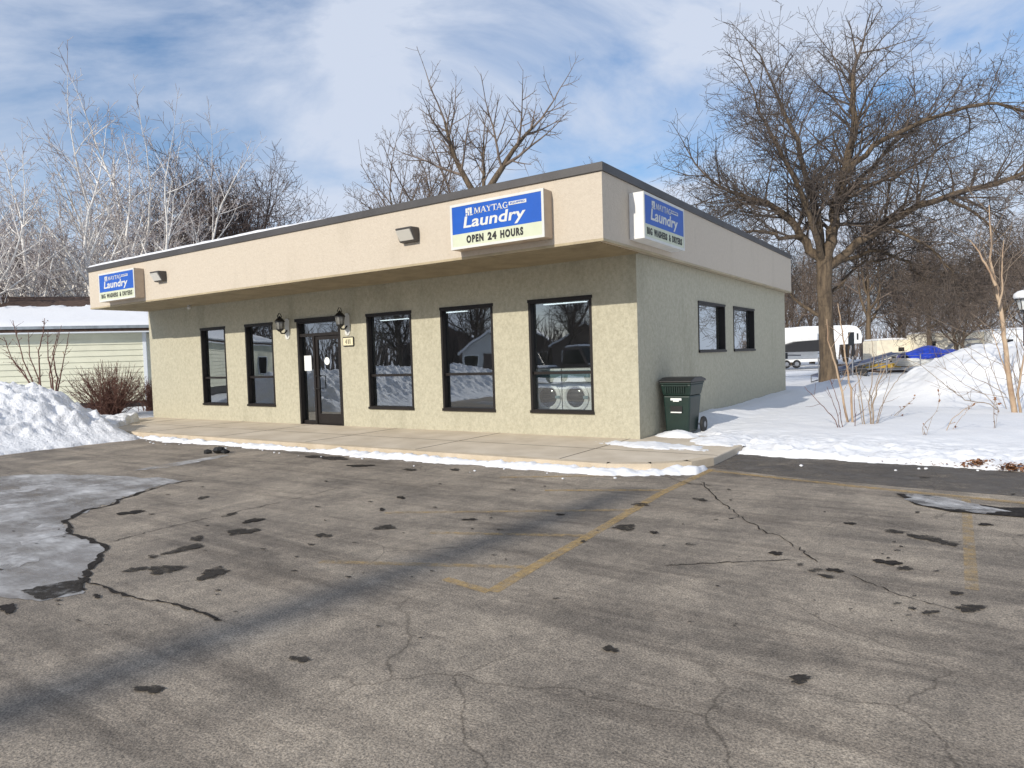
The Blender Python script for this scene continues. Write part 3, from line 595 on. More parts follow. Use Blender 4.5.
# soffit globe
P = wy(189, 303.5, -0.35)
g = thing('soffit_lamp', 'small white lamp fixed under the soffit above the leftmost window', 'lamp', (P[0], -.35, ZF))
MB().lathe([(.05, 0), (.06, -.03), (.05, -.035)], n=14).build('collar', M['offwhite'], g, world=False)
MB().lathe([(.04, -.035), (.065, -.07), (.065, -.11), (.03, -.14)], n=14).build('globe', M['globe'], g, smooth=True, world=False)

# ---- lanterns beside the door
def lantern(x, z, label):
    s = thing('wall_lantern', label, 'lantern', (x, 0, z), group='lanterns either side of the door')
    MB().prism([(-.09 * 1, -.30), (-.045, -.36), (.045, -.36), (.09, -.30), (.09, .14), (.045, .2), (-.045, .2), (-.09, .14)], -.02, -.001).build('back_plate', M['offwhite'], s, bevel=.006, world=False)
    MB().tube([(0, -.02, -.12), (0, -.1, -.2), (0, -.2, -.2), (0, -.24, -.14)], .02, 8).build('bracket', M['black'], s, world=False)
    gy = -.24
    c = MB(); c.lathe([(.03, -.16), (.075, -.12), (.10, -.10), (.10, -.085)], (0, gy, 0), 8); c.build('base_cup', M['black'], s, world=False)
    MB().lathe([(.085, -.085), (.105, .0), (.11, .10)], (0, gy, 0), 8).build('glass', M['lampglass'], s, world=False)
    cg = MB()
    for k in range(8):
        t = 2 * math.pi * k / 8; cg.tube([(.09 * math.cos(t), gy + .09 * math.sin(t), -.09), (.115 * math.cos(t), gy + .115 * math.sin(t), .11)], .006, 4)
    cg.build('cage', M['black'], s, world=False)
    MB().lathe([(.135, .10), (.13, .13), (.08, .19), (.04, .21), (.03, .24), (.015, .26)], (0, gy, 0), 12).build('hood', M['black'], s, world=False)
    sc = MB()
    for k in range(4):
        t = 2 * math.pi * k / 4; c_, s_ = math.cos(t), math.sin(t); sc.tube([(.05 * c_, gy + .05 * s_, .2), (.075 * c_, gy + .075 * s_, .25), (.04 * c_, gy + .04 * s_, .30), (.015 * c_, gy + .015 * s_, .335)], .007, 5)
    sc.build('finial', M['black'], s, world=False)
    return s
lx = wy(287.5, 330, 0)[0]; lantern(lx, 2.64, 'black carriage lantern on a white plate, left of the door')
lx = wy(347.5, 326, 0)[0]; lantern(lx, 2.64, 'black carriage lantern on a white plate, right of the door above the number plaque')
# number plaque
a = wy(343.4, 339, 0); b = wy(354.3, 338, 0)
pq = thing('number_plaque', 'small cream house number plaque below the right lantern', 'plaque', ((a[0] + b[0]) / 2, 0, 2.13)); hw = (b[0] - a[0]) / 2
MB().prism([(-hw, -.09), (-hw + .03, -.12), (hw - .03, -.12), (hw, -.09), (hw, .09), (hw - .03, .12), (-hw + .03, .12), (-hw, .09)], -.03, -.001).build('rim', M['black'], pq, world=False)
MB().box(-hw + .02, hw - .02, -.035, -.0305, -.095, .095).build('plate', M['plaque'], pq, world=False)
words_part('4 1 1', -hw * .45, hw * .45, -.06, .06, -.0355, M['ink'], pq)

# ---- washers behind the right window
def washer(x, y, label):
    s = thing('front_loader', label, 'washing machine', (x, y, .22), group='machines behind the front windows')
    MB().box(-.36, .36, 0, .7, 0, 1.12).build('cabinet', M['white'], s, bevel=.015, world=False)
    MB().box(-.37, .37, -.02, .72, -.22, 0).build('plinth', M['panelgrey'], s, world=False)
    MB().box(-.34, .34, -.012, -.001, .93, 1.08).build('control_panel', M['panelgrey'], s, world=False)
    d = MB().lathe([(.31, -.002), (.31, -.035), (.25, -.06), (.215, -.03), (.215, -.002)], (0, 0, .52), 28, 'y').build('door_ring', M['white'], s, smooth=False, world=False)
    MB().lathe([(.214, -.022), (.19, -.04), (.1, -.055), (.01, -.06)], (0, 0, .52), 24, 'y').build('door_glass', M['drum'], s, smooth=True, world=False)
    MB().box(.20, .31, -.07, -.056, .49, .55).build('latch', M['panelgrey'], s, world=False)
    return s
w1x = wy(548.5, 392, .62)[0]; w2x = wy(576, 392, .62)[0]; dx = w2x - w1x
washer(w1x, .62, 'white front-loading machine behind the rightmost front window, left of two'); washer(w2x, .62, 'white front-loading machine behind the rightmost front window, right of two')
# ceiling tubes
def tubelight(x, y, label):
    s = thing('ceiling_light', label, 'light', (x, y, 2.95), group='ceiling lights inside the laundromat')
    MB().box(-.6, .6, -.1, .1, -.06, -.001).build('fixture', M['white'], s, world=False)
    m = bpy.data.materials.get('lit tube')
    if not m:
        m = bpy.data.materials.new('lit tube'); m.use_nodes = True; bb = m.node_tree.nodes['Principled BSDF']; bb.inputs['Emission Color'].default_value = (.85, .95, 1, 1); bb.inputs['Emission Strength'].default_value = 1.6
    MB().box(-.57, .57, -.07, .07, -.075, -.0605).build('tube', m, s, world=False)
for i, (x, y) in enumerate([(-3.0, 2.6), (-6.6, 2.6), (-9.6, 3.6)]):
    tubelight(x, y, ['lit ceiling light nearest the corner, seen through the rightmost front window', 'lit ceiling light seen through the window right of the door', 'lit ceiling light behind the glass entrance'][i])

# ---- trash can
ct = thing('trash_can', 'dark green wheeled rubbish bin with black lid against the shaded side wall', 'trash can', (.395, .90, 0), R_(-1)); ct.scale = (1.0, 1.0, 1.06)
def taper(mb, wb, wt, y0b, y1b, y0t, y1t, zb, zt): mb.hexa([(-wb, y0b, zb), (wb, y0b, zb), (wb, y1b, zb), (-wb, y1b, zb)], [(-wt, y0t, zt), (wt, y0t, zt), (wt, y1t, zt), (-wt, y1t, zt)])
mb = MB(); taper(mb, .235, .275, 0, .50, -.02, .62, .04, .72); mb.build('body', M['green'], ct, bevel=.03, world=False)
mb = MB(); taper(mb, .275, .315, -.02, .62, -.06, .68, .7205, .93); mb.build('upper_body', M['green'], ct, bevel=.025, world=False)
mb = MB(); mb.box(-.315, .315, -.075, .70, .93, .965); mb.build('rim', M['green'], ct, bevel=.01, world=False)
mb = MB(); mb.prism([(-.10, .967), (-.10, .99), (.1, 1.05), (.5, 1.055), (.74, 1.01), (.74, .967)], -.335, .335, 'x'); mb.build('lid', M['black'], ct, bevel=.015, world=False)
mb = MB()
for k in range(9): mb.box(-.2 + k * .045, -.18 + k * .045, -.078, -.066, .78, .90)
mb.box(-.24, .24, -.09, -.055, .895, .925); mb.build('grip_ribs', M['green'], ct, world=False)
mb = MB(); mb.box(-.12, .12, -.035, -.012, .42, .53); mb.build('lift_pocket', M['black'], ct, world=False)
mb = MB(); mb.box(-.11, .11, -.05, -.036, .405, .425); mb.build('lift_bar', M['white'], ct, world=False)
mb = MB(); mb.box(-.11, .11, -.046, -.034, .635, .675); mb.box(-.06, .06, -.046, -.034, .612, .632); mb.build('sticker', M['paper'], ct, world=False)
for sx in (-1, 1):
    w = MB().lathe([(.05, -.03), (.14, -.03), (.15, -.01), (.15, .01), (.14, .03), (.05, .03)], (sx * .315, .60, .15), 20, 'x').build('wheel', M['rubber'], ct, world=False)
    MB().lathe([(.01, -.032), (.06, -.032), (.06, .032), (.01, .032)], (sx * .316, .60, .15), 12, 'x').build('hub', M['grey'], w, world=False)
MB().tube([(-.28, .60, .15), (.28, .60, .15)], .012, 8).build('axle', M['steel'], ct, world=False)
MB().tube([(-.22, .69, .92), (-.22, .76, .95), (.22, .76, .95), (.22, .69, .92)], .014, 8).build('handle', M['black'], ct, world=False)

# ================================================================== SNOW
def near_grid(a, b, fine_a, fine_b, step, grow=1.12):
    c = list(np.arange(fine_a, fine_b, step)); s = step
    while c[-1] < b: s *= grow; c.append(c[-1] + s)
    s = step
    while c[0] > a: s *= grow; c.insert(0, c[0] - s)
    return np.array(c)
def h_yard(X, Y):
    e = Y - (-0.42 - 0.04 * X + 0.30 * fbm(X * 1.1 + 3, Y * 0 + 1, 4) + .22 * fbm(X * 6, Y * 6, 3))
    # tucked back from the concrete around the bin
    e = e - 1.25 * sst(1.9, 1.0, X) * sst(1.9, .9, Y)
    h = 0.10 * sst(0, .10, e) + 0.07 * sst(.05, .8, e) + .05 * sst(1, 5, e)
    rough = sst(2.6, .2, e) * (.35 + .65 * sst(0, .2, e))
    h = h + rough * (0.22 * fbm(X * 2.3, Y * 2.3, 5, .62) + .16 * np.abs(fbm(X * 6, Y * 6, 4, .6)) - .03) + 0.14 * fbm(X * .35, Y * .35, 3) + .03 * fbm(X * 2, Y * 2, 4) + .07 * sst(4.0, 1.0, X) * fbm(X * 1.7, Y * 1.7 + 4, 5, .6)
    h = h + .10 * sst(1.2, .3, X) * sst(1.6, 3.0, Y)      # drift against the side wall
    h = np.where(e < 0, -1, np.maximum(h, .02))
    return h
xs = near_grid(0.004, 400, 0.004, 9.0, .04); xs = xs[xs >= 0.004]; ys = near_grid(-1.6, 400, -1.6, 5.5, .04)
field(xs, ys, h_yard, GZ - .005, 'snowy_yard', M['snow'], 'structure', thr=0.0)
def h_mound(X, Y):
    d = np.where(Y < 14.2, (14.2 - Y) / 8.0, (Y - 14.2) / 6.4) + .22 * fbm(X * .6, Y * .6, 4)
    left = sst(1.85, 5.8, X + .5 * fbm(Y * 1.2, Y * 0, 3)) * sst(16.4, 13, X)
    h = 1.50 * sst(1.02, .25, d) * left * (1 + .0 * X) + .42 * sst(.85, .5, d) * fbm(X * 1.5, Y * 1.5, 5, .62) + .16 * sst(.75, .4, d) * np.abs(fbm(X * 5, Y * 5, 4))
    return h - .02
mo = field(np.arange(.8, 17.5, .11), np.arange(5.2, 22, .11), h_mound, .03, 'snow_mound', M['snow'], thr=0.0)
tag(mo, 'broad ploughed snow mound rising behind the shrubs in the right yard', 'snow mound')

def h_pile(X, Y):
    edge = -11.75 + .35 * fbm(Y * .9, Y * 0 + 2, 4) + .25 * fbm(Y * 4, X * 0, 3) - 0.10 * np.clip(-6 - Y, 0, 20) - 1.3 * sst(-3.4, -2.5, Y)      # the foot along the asphalt
    e = edge - X
    ridge = .27 + 1.08 * sst(-2.6, -4.4, Y)          # lower towards the building
    h = ridge * sst(0, 2.5 + .8 * sst(-3, -6, Y), e) * sst(9.0, 5.0, e)
    h = h * sst(.6, -.4, Y + 1.2 * sst(-15, -17.5, X)) + .03
    lump = fbm(X * 1.1, Y * 1.1, 5, .62) * .38 + np.abs(fbm(X * 2.6 + 9, Y * 2.6, 4, .6)) * .5 - .07 + .16 * fbm(X * 5, Y * 5, 3)
    h = h + lump * sst(0, .9, h * 1.6) + .06 * fbm(X * 9, Y * 9, 3) * sst(0, .3, h) + .10 * sst(0, .12, e) - .07
    on = sst(-3.05, -2.9, Y)           # stays off the walk
    lim = -13.7 - 1.3 * (Y + 3) + .5 * fbm(X * 2, Y * 2, 3)
    h = np.where((Y > -3.02) & (X > lim), -1, h)
    return np.where((e < 0), -1, h)
pl = field(np.arange(-21.0, -11.0, .06), np.arange(-16, 0.9, .06), h_pile, GZ, 'snow_pile', M['snowrough'], thr=0.0)
tag(pl, 'lumpy ploughed snow pile in front of the pale green house', 'snow pile')

# snow strip along the kerb
def h_strip(X, Y):
    c = -3.02 + .010 * X - .1 * fbm(X * .7, X * 0, 3)
    c = np.where(X > .6, c + .55 * (X - .6) ** 1.2 * .9, c)
    wdt = .13 + .46 * fbm(X * 1.5, X * 0 + 5, 6, .65) + .10 * sst(-12.2, -14, X) + .12 * sst(-.5, .9, X)
    d = np.abs(Y - c) / np.maximum(wdt, .02)
    h = .085 * (1 - d ** 2) + .12 * fbm(X * 7, Y * 7, 4, .65) + .07 * fbm(X * 2.2, Y * 2.2, 2) - .012
    return np.where((d < 1.3) & (X < 1.95), h, -1)
so = field(np.arange(-14.6, 2.1, .035), np.arange(-3.6, -1.3, .035), h_strip, GZ + .002, 'snow_strip', M['snow'], 'structure', thr=.004)
def h_walkpatch(X, Y):
    d = ((X - .62) / 1.05) ** 2 + ((Y + .72 + .12 * X) / .33) ** 2 + 1.1 * fbm(X * 2.2, Y * 2.2, 4)
    d2 = ((X - .50) / .46) ** 2 + ((Y - .62) / .26) ** 2 + .7 * fbm(X * 3, Y * 3, 3)
    d3 = ((X - 1.5) / .55) ** 2 + ((Y - .35) / .75) ** 2 + .8 * fbm(X * 3, Y * 3, 3)
    return np.maximum.reduce([.045 * (1 - d), .13 * (1 - d2), .09 * (1 - d3)]) + .09 * fbm(X * 5, Y * 5, 5, .65)
wp = field(np.arange(-.8, 2.2, .035), np.arange(-1.5, 1.7, .035), lambda X, Y: np.where((X < .02) & (Y > -.02), -1, h_walkpatch(X, Y)), .002, 'walk_snow', M['snow'], 'structure', thr=.004)
# neighbour side: snow between the buildings
def h_gap(X, Y): return .22 + .10 * fbm(X * .8, Y * .8, 4) - .12 * sst(-18.2, -17.2, X)
field(np.arange(-60, -17.17, .4), np.arange(-3, 60, .4), h_gap, GZ, 'snowy_ground', M['snow'], 'structure')

# crumbs of snow and the dark clod on the lot
rnd = random.Random(12)
def clod(c, r, rnd, mb):
    vs = []; n = 7; rings = 4
    for i in range(rings + 1):
        p = math.pi * i / rings
        for k in range(n):
            t = 2 * math.pi * k / n; q = r * rnd.uniform(.75, 1.2); vs.append((c[0] + q * math.sin(p) * math.cos(t), c[1] + q * math.sin(p) * math.sin(t), c[2] + q * .6 * math.cos(p)))
    fs = [(i * n + k, i * n + (k + 1) % n, (i + 1) * n + (k + 1) % n, (i + 1) * n + k) for i in range(rings) for k in range(n)]
    mb.add(vs, fs)
c = gz(219, 453.5); mb = MB(); clod((c[0], c[1], GZ + .07), .12, rnd, mb); clod((c[0] - .22, c[1] - .1, GZ + .03), .09, rnd, mb); clod((c[0] + .12, c[1] + .06, GZ + .04), .08, rnd, mb)
tag(mb.build('dirt_clod', M['rubber']), 'dark frozen clod on the asphalt near the kerb snow', 'clod')
mb = MB()
for k in range(34):
    x = rnd.uniform(-13, 6); yy = (-3.25 - rnd.random() ** 2 * .5) if x < 1.2 else -.75 - rnd.random() ** 2 * .5
    clod((x, yy, GZ + .01), rnd.uniform(.008, .03), rnd, mb)
p = gz(801, 467); clod((p[0], p[1], GZ + .02), .03, rnd, mb)
tag(mb.build('snow_crumbs', M['snow']), 'small snow crumbs scattered along the edges of the asphalt', 'snow', kind='stuff')

# dead leaves at the edge of the yard snow
def leaves(name, region, n, label, seed, kind=None, size=(.02, .05), zf=None):
    r = random.Random(seed); mb = MB()
    for k in range(n):
        x, y, z = region(r); a = r.uniform(0, 6.28); s = r.uniform(*size); tx, ty = r.uniform(-.6, .6), r.uniform(-.6, .6)
        pts = []
        for (u, v, b_) in [(-1, 0, 0), (-.3, .5, .25), (.5, .45, .2), (1.1, 0, 0), (.5, -.45, .2), (-.3, -.5, .25)]:
            X = s * (u * math.cos(a) - v * math.sin(a)); Y = s * (u * math.sin(a) + v * math.cos(a)); pts.append((x + X, y + Y, z + X * tx + Y * ty + b_ * s))
        mb.add(pts, [tuple(range(6))])
    o = mb.build(name, M['leaf']); tag(o, label, 'leaves', kind=kind); return o
def leafregion(r):
    t = r.random(); u = 735 + (1024 - 735 + 60) * t; v = 450.5 + (471.5 - 450.5) * (u - 735) / 285
    c = gz(u, v + r.gauss(0, .5)); return c[0], c[1] + r.uniform(-.04, .02), GZ + r.uniform(.01, .06)
leaves('dead_leaves', leafregion, 420, 'brown dead leaves strewn along the edge of the yard snow', 5, 'stuff', (.012, .032))
def lump(cu, cv, sx):
    def f(r):
        c = gz(cu + r.gauss(0, sx), cv); return c[0], c[1] + r.gauss(0, .05), GZ + r.uniform(.01, .10)
    return f
leaves('leaf_clump', lump(978, 467.5, 7), 110, 'clump of brown leaves against the snow edge, left of two', 6, 'stuff', (.015, .04))
leaves('leaf_clump', lump(1012, 471, 6), 110, 'clump of brown leaves against the snow edge near the right border', 8, 'stuff', (.015, .04))

# ================================================================== TREES
class Tub:
    """fast tube collector"""
    def __init__(s): s.V = []; s.F = []; s.n = 0
    def tube(s, pts, rad, k):
        P = np.array(pts); d = np.gradient(P, axis=0); d /= np.linalg.norm(d, axis=1)[:, None] + 1e-9
        a = np.cross(d, [0.31, 0.87, 0.39]); a /= np.linalg.norm(a, axis=1)[:, None] + 1e-9; b = np.cross(d, a)
        t = np.arange(k) * 2 * math.pi / k; m = len(P)
        V = P[:, None, :] + (a[:, None, :] * np.cos(t)[None, :, None] + b[:, None, :] * np.sin(t)[None, :, None]) * np.array(rad)[:, None, None]
        i = np.arange(m - 1)[:, None] * k; j = np.arange(k)[None, :]; j2 = (j + 1) % k
        F = np.stack([i + j, i + j2, i + k + j2, i + k + j], -1).reshape(-1, 4) + s.n
        s.V.append(V.reshape(-1, 3)); s.F.append(F); s.n += m * k
    def build(s, name, m, parent):
        me = bpy.data.meshes.new(name)
        if s.V:
            V = np.concatenate(s.V).astype(np.float32); F = np.concatenate(s.F).astype(np.int32)
            me.vertices.add(len(V)); me.vertices.foreach_set('co', V.ravel()); me.loops.add(F.size); me.loops.foreach_set('vertex_index', F.ravel())
            me.polygons.add(len(F)); me.polygons.foreach_set('loop_start', np.arange(0, F.size, 4, dtype=np.int32)); me.polygons.foreach_set('loop_total', np.full(len(F), 4, np.int32))
            me.polygons.foreach_set('use_smooth', np.ones(len(F), bool)); me.update(calc_edges=True); me.validate()
        me.materials.append(m); o = bpy.data.objects.new(name, me); COL.objects.link(o); o.parent = parent; return o
def rotv(v, ax, a):
    ax = ax / (np.linalg.norm(ax) + 1e-9); return v * math.cos(a) + np.cross(ax, v) * math.sin(a) + ax * np.dot(ax, v) * (1 - math.cos(a))
def grow(tt, tc, rs, p, d, length, r, lev, maxlev, o):
    """one branch with its children"""
    n = max(3, int(length / o['seg'][min(lev, len(o['seg']) - 1)])); n = min(n, 12)
    pts = [p]; ds = [d]; gn = o['gnarl'] * (0.6 if lev == 0 else 1.0 if lev < 3 else 0.45)
    for i in range(n):
        d = d + rs.normal(0, gn, 3); d[2] += o['up'][min(lev, len(o['up']) - 1)] / n; d = d / np.linalg.norm(d)
        p = p + d * length / n; pts.append(p); ds.append(d)
    rad = [max(r * (1 - (i / n) * (1 - o['taper'])), o['rmin']) for i in range(n + 1)]
    (tt if lev <= o.get('trunklev', 1) else tc).tube(pts, rad, 8 if lev == 0 else (6 if lev == 1 else (4 if lev == 2 else 3)))
    if lev >= maxlev: return
    nc = o['kids'][min(lev, len(o['kids']) - 1)]; t0 = o['start'][min(lev, len(o['start']) - 1)]
    nc = max(1, int(round(nc * rs.uniform(.8, 1.2)))); ph = rs.uniform(0, 6.28)
    for k in range(nc):
        t = t0 + (1 - t0) * (k + rs.uniform(0, .9)) / nc; t = min(t, .98)
        i = min(int(t * n), n - 1); f = t * n - i; q = pts[i] * (1 - f) + pts[i + 1] * f; dd = ds[i + 1]
        ax = np.cross(dd, [0.1, 0.2, 1.0]) if abs(dd[2]) < .95 else np.array([1.0, 0, 0]); ax = rotv(ax / np.linalg.norm(ax), dd, ph + k * 2.4 + rs.uniform(-.5, .5))
        a = R_(rs.uniform(*o['ang'][min(lev, len(o['ang']) - 1)])); nd = rotv(dd, ax, a)
        ll = length * o['ratio'] * (1.15 - .55 * t if lev > 0 else 1.0) * rs.uniform(.65, 1.2)
        rr = min(rad[i] * .75, r * o['rr'] * (1.1 - .35 * t)); grow(tt, tc, rs, q, nd, ll, max(rr, o['rmin']), lev + 1, maxlev, o)
    # leader carries on
    if lev <= 2 and o.get('leader', True):
        grow(tt, tc, rs, pts[-1], ds[-1], length * .55, rad[-1], lev + 1, maxlev, o)
BASE = dict(seg=[.5, .6, .5, .35, .3, .25], gnarl=.10, up=[.1, .5, .25, .15, .1], taper=.35, rmin=.0065, kids=[6, 6, 6, 5, 5], start=[.45, .25, .15, .1], ang=[(25, 60), (30, 60), (30, 65), (30, 70)], ratio=.62, rr=.5)
def make_tree(name, label, cat, loc, stems, seed, maxlev, o, bark, twig, group=None):
    opt = dict(BASE); opt.update(o); rs = np.random.RandomState(seed); s = thing(name, label, cat, tuple(loc), 0, group)
    tt, tc = Tub(), Tub()
    for (p, d, ln, r, lev) in stems:
        d = np.array(d, float); d /= np.linalg.norm(d); grow(tt, tc, rs, np.array(p, float), d, ln, r, lev, maxlev, opt)
    tt.build('trunk', M[bark], s); tc.build('crown', M[twig], s); return s
RT2 = np.array([RT[0], RT[1], 0]); RT2 /= np.linalg.norm(RT2); FW2 = np.array([_f[0], _f[1], 0]); FW2 /= np.linalg.norm(FW2)
def cdir(r, u, f=0.0): return RT2 * r + np.array([0, 0, 1.0]) * u + FW2 * f    # a direction given as right, up, away

# the big tree beyond the bin's wall: trunk to 4.9 m, then limbs
b0 = at(830, 388, 31); b0[2] = -.08
def cp(r, u, f=0.0): return RT2 * r + np.array([0, 0, 1.0]) * u + FW2 * f
big = thing('bare_tree', 'large bare tree with a thick trunk just behind the laundromat side wall', 'tree', tuple(b0)); big.scale = (1.18, 1.18, 1.18)
rs = np.random.RandomState(11); tt, tc = Tub(), Tub()
o = dict(BASE); o.update(dict(kids=[5, 7, 5, 4, 3, 3], ratio=.70, gnarl=.13, up=[.1, .15, .05, .08], start=[.3, .2, .12, .1], rmin=.0062, ang=[(30, 60), (30, 65), (30, 70), (30, 75)], trunklev=1))
trunk = [cp(0, -.1), cp(-.05, .8), cp(-.12, 1.8), cp(-.14, 2.8), cp(-.18, 3.8), cp(-.14, 4.9)]
tt.tube(trunk, [.42, .31, .27, .26, .27, .30], 14)
for pts, r0, r1, in [([(-.2, 4.6), (-.75, 5.5, .1), (-1.35, 6.4, .2), (-2.3, 7.1, .3), (-3.6, 7.6, .4)], .17, .07),
                     ([(-.1, 4.7), (.1, 5.8, -.1), (.25, 6.8, -.1), (.7, 8.3, 0), (1.05, 10.0, .1), (1.1, 11.8, .2)], .21, .09),
                     ([(-.2, 4.8), (-.25, 6.2, .3), (-.45, 7.8, .5), (-.9, 9.5, .6), (-1.6, 11.2, .6)], .14, .06),
                     ([(0, 4.5), (.9, 5.4, -.4), (2.2, 6.3, -.9), (3.8, 6.8, -1.4), (5.6, 7.3, -1.9), (7.0, 7.3, -2)], .15, .06),
                     ([(-.1, 4.8), (.6, 6.3, .8), (1.5, 7.5, 1.6), (2.9, 8.9, 2.2), (4.4, 10.2, 2.6)], .13, .06),
                     ([(-.2, 4.7), (-.9, 5.9, -.9), (-2.0, 7.7, -1.6), (-3.1, 9.4, -2.0)], .12, .05),
                     ([(-.1, 3.3), (.7, 3.9, .6), (1.8, 4.8, 1.0), (3.2, 5.0, 1.3)], .07, .03),
                     ([(-.2, 2.6), (-.8, 3.1, .5), (-1.4, 4.0, 1.0), (-2.6, 4.3, 1.6)], .07, .03),
                     ([(.6, 8.0), (1.6, 9.0, -.4), (3.2, 9.7, -.8), (5.2, 10.1, -1.2), (6.4, 9.7, -1.5)], .10, .04),
                     ([(0, 4.6), (1.0, 4.9, .5), (2.4, 5.2, .8), (3.6, 4.7, .9), (4.4, 3.9, 1.0)], .09, .03),
                     ([(1.6, 6.0, -.6), (2.6, 5.5, -.9), (3.6, 4.7, -1.1), (4.0, 3.9, -1.2)], .06, .025),
                     ([(-.9, 5.7, .1), (-2.0, 5.6, -.4), (-3.1, 5.9, -.7), (-4.2, 5.6, -.9)], .08, .03),
                     ([(3.6, 6.8, -1.3), (4.6, 6.2, -1.5), (5.4, 5.2, -1.6)], .06, .025),
                     ([(.4, 7.2), (1.5, 7.7, .4), (3.0, 8.0, .8), (4.6, 8.9, 1)], .09, .04)]:
    P = [cp(*q) for q in pts]; n = len(P)
    Q = []                                                    # finer, slightly wandering
    for i in range(n - 1):
        for k in range(3):
            t = k / 3; w = P[i] * (1 - t) + P[i + 1] * t
            if i + k: w = w + rs.normal(0, .05, 3)
            Q.append(w)
    Q.append(P[-1]); m = len(Q); r0 *= 1.15; rad = [r0 + (r1 - r0) * i / (m - 1) for i in range(m)]
    tt.tube(Q, rad, 8)
    for i in range(3, m):
        for _ in range(2 if i < m * .55 else 3):
            dd = Q[i] - Q[i - 1]; dd /= np.linalg.norm(dd); ax = rs.normal(0, 1, 3); nd = rotv(dd, np.cross(dd, ax), R_(rs.uniform(30, 70))); nd[2] += .25
            grow(tt, tc, rs, Q[i], nd / np.linalg.norm(nd), rs.uniform(1.2, 2.4), rad[i] * .4, 2, 5, o)
    grow(tt, tc, rs, Q[-1], (Q[-1] - Q[-2]) / np.linalg.norm(Q[-1] - Q[-2]), 2.4, r1, 2, 5, o)
tt.build('trunk', M['bark'], big); tc.build('crown', M['twig'], big)

# generic shapes, first of each kind, then copies
def ord_(i): return ['first', 'second', 'third', 'fourth', 'fifth', 'sixth', 'seventh', 'eighth', 'ninth', 'tenth', 'eleventh', 'twelfth', 'thirteenth', 'fourteenth', 'fifteenth', 'sixteenth', 'seventeenth', 'eighteenth', 'nineteenth', 'twentieth'][i]
def place(o, u, depth, z=-.1, sc=1.0, rz=0.0, label=None, first=False, sz=1.0):
    c = o if first else copy_tree(o); p = at(u, 350, depth); c.location = (p[0], p[1], z); c.rotation_euler = (0, 0, rz); c.scale = (sc, sc, sc * sz)
    if label: c['label'] = label
    return c
SP = dict(kids=[6, 6, 4, 4, 2], up=[.2, .9, .5, .2], ratio=.60, gnarl=.11)
bro = make_tree('bare_tree', 'x', 'tree', (0, 0, 0), [((0, 0, 0), (0.03, 0, 1), 4.2, .20, 0)], 21, 5, dict(SP, start=[.5, .2, .1], ratio=.74), 'bark', 'twigred', 'bare brown trees behind the campers')
bro2 = make_tree('bare_tree', 'x', 'tree', (0, 0, 0), [((0, 0, 0), (-.08, 0.05, 1), 3.2, .17, 0), ((0.1, 0, 0), (.22, .1, 1), 3.6, .13, 0)], 22, 5, dict(SP, start=[.3, .15, .1], ratio=.85), 'bark', 'twigred', 'bare brown trees behind the campers')
spots = [(870, 61, 1.6, 0), (790, 66, 1.3, 1), (930, 55, 1.25, 0), (958, 55, 1.15, 1), (900, 66, 1.3, 1), (1004, 63, 1.5, 0), (1045, 62, 1.4, 1), (812, 72, 1.5, 0), (846, 76, 1.5, 1), (918, 78, 1.5, 0), (978, 74, 1.5, 1), (1050, 76, 1.5, 0)]
spots.sort(); r3 = random.Random(4); fa = fb = True
for i, (u, d, sc, k) in enumerate(spots):
    lb = 'bare %s tree in the row behind the campers, %s from the left' % ('single-trunked' if k == 0 else 'twin-trunked', ord_(i))
    if k == 0: place(bro, u, d, sc=sc, rz=r3.uniform(0, 6.28), label=lb, first=fa); fa = False
    else: place(bro2, u, d, sc=sc, rz=r3.uniform(0, 6.28), label=lb, first=fb); fb = False
# far reddish wood on the horizon: one mass
far = Tub(); rs = np.random.RandomState(5)
for k in range(1300):
    u = rs.uniform(740, 1200); d = rs.uniform(85, 150); p = at(u, 350, d); h = rs.uniform(3.5, 6.0); q = np.array([p[0], p[1], -.2]); ln = rs.normal(0, .25, 2)
    pts = [q, q + [ln[0] * h * .3, ln[1] * h * .3, h * .5], q + [ln[0] * h, ln[1] * h, h]]; far.tube(pts, [.10, .06, .02], 3)
far2 = Tub()
for k in range(1500):
    a = rs.uniform(math.radians(185), math.radians(275)); d = rs.uniform(75, 110); h = rs.uniform(4, 8); q = np.array([d * math.cos(a), d * math.sin(a), -.2]); ln = rs.normal(0, .25, 2)
    far2.tube([q, q + [ln[0] * h * .3, ln[1] * h * .3, h * .5], q + [ln[0] * h, ln[1] * h, h]], [.14, .09, .03], 3)
tag(far2.build('far_wood', M['darktwig'], None), 'dark bare wood across the road, mirrored high in the front windows', 'wood', kind='stuff')
fo = far.build('far_wood', M['twigred'], None); tag(fo, 'reddish brown bare wood far beyond the campers', 'wood', kind='stuff')

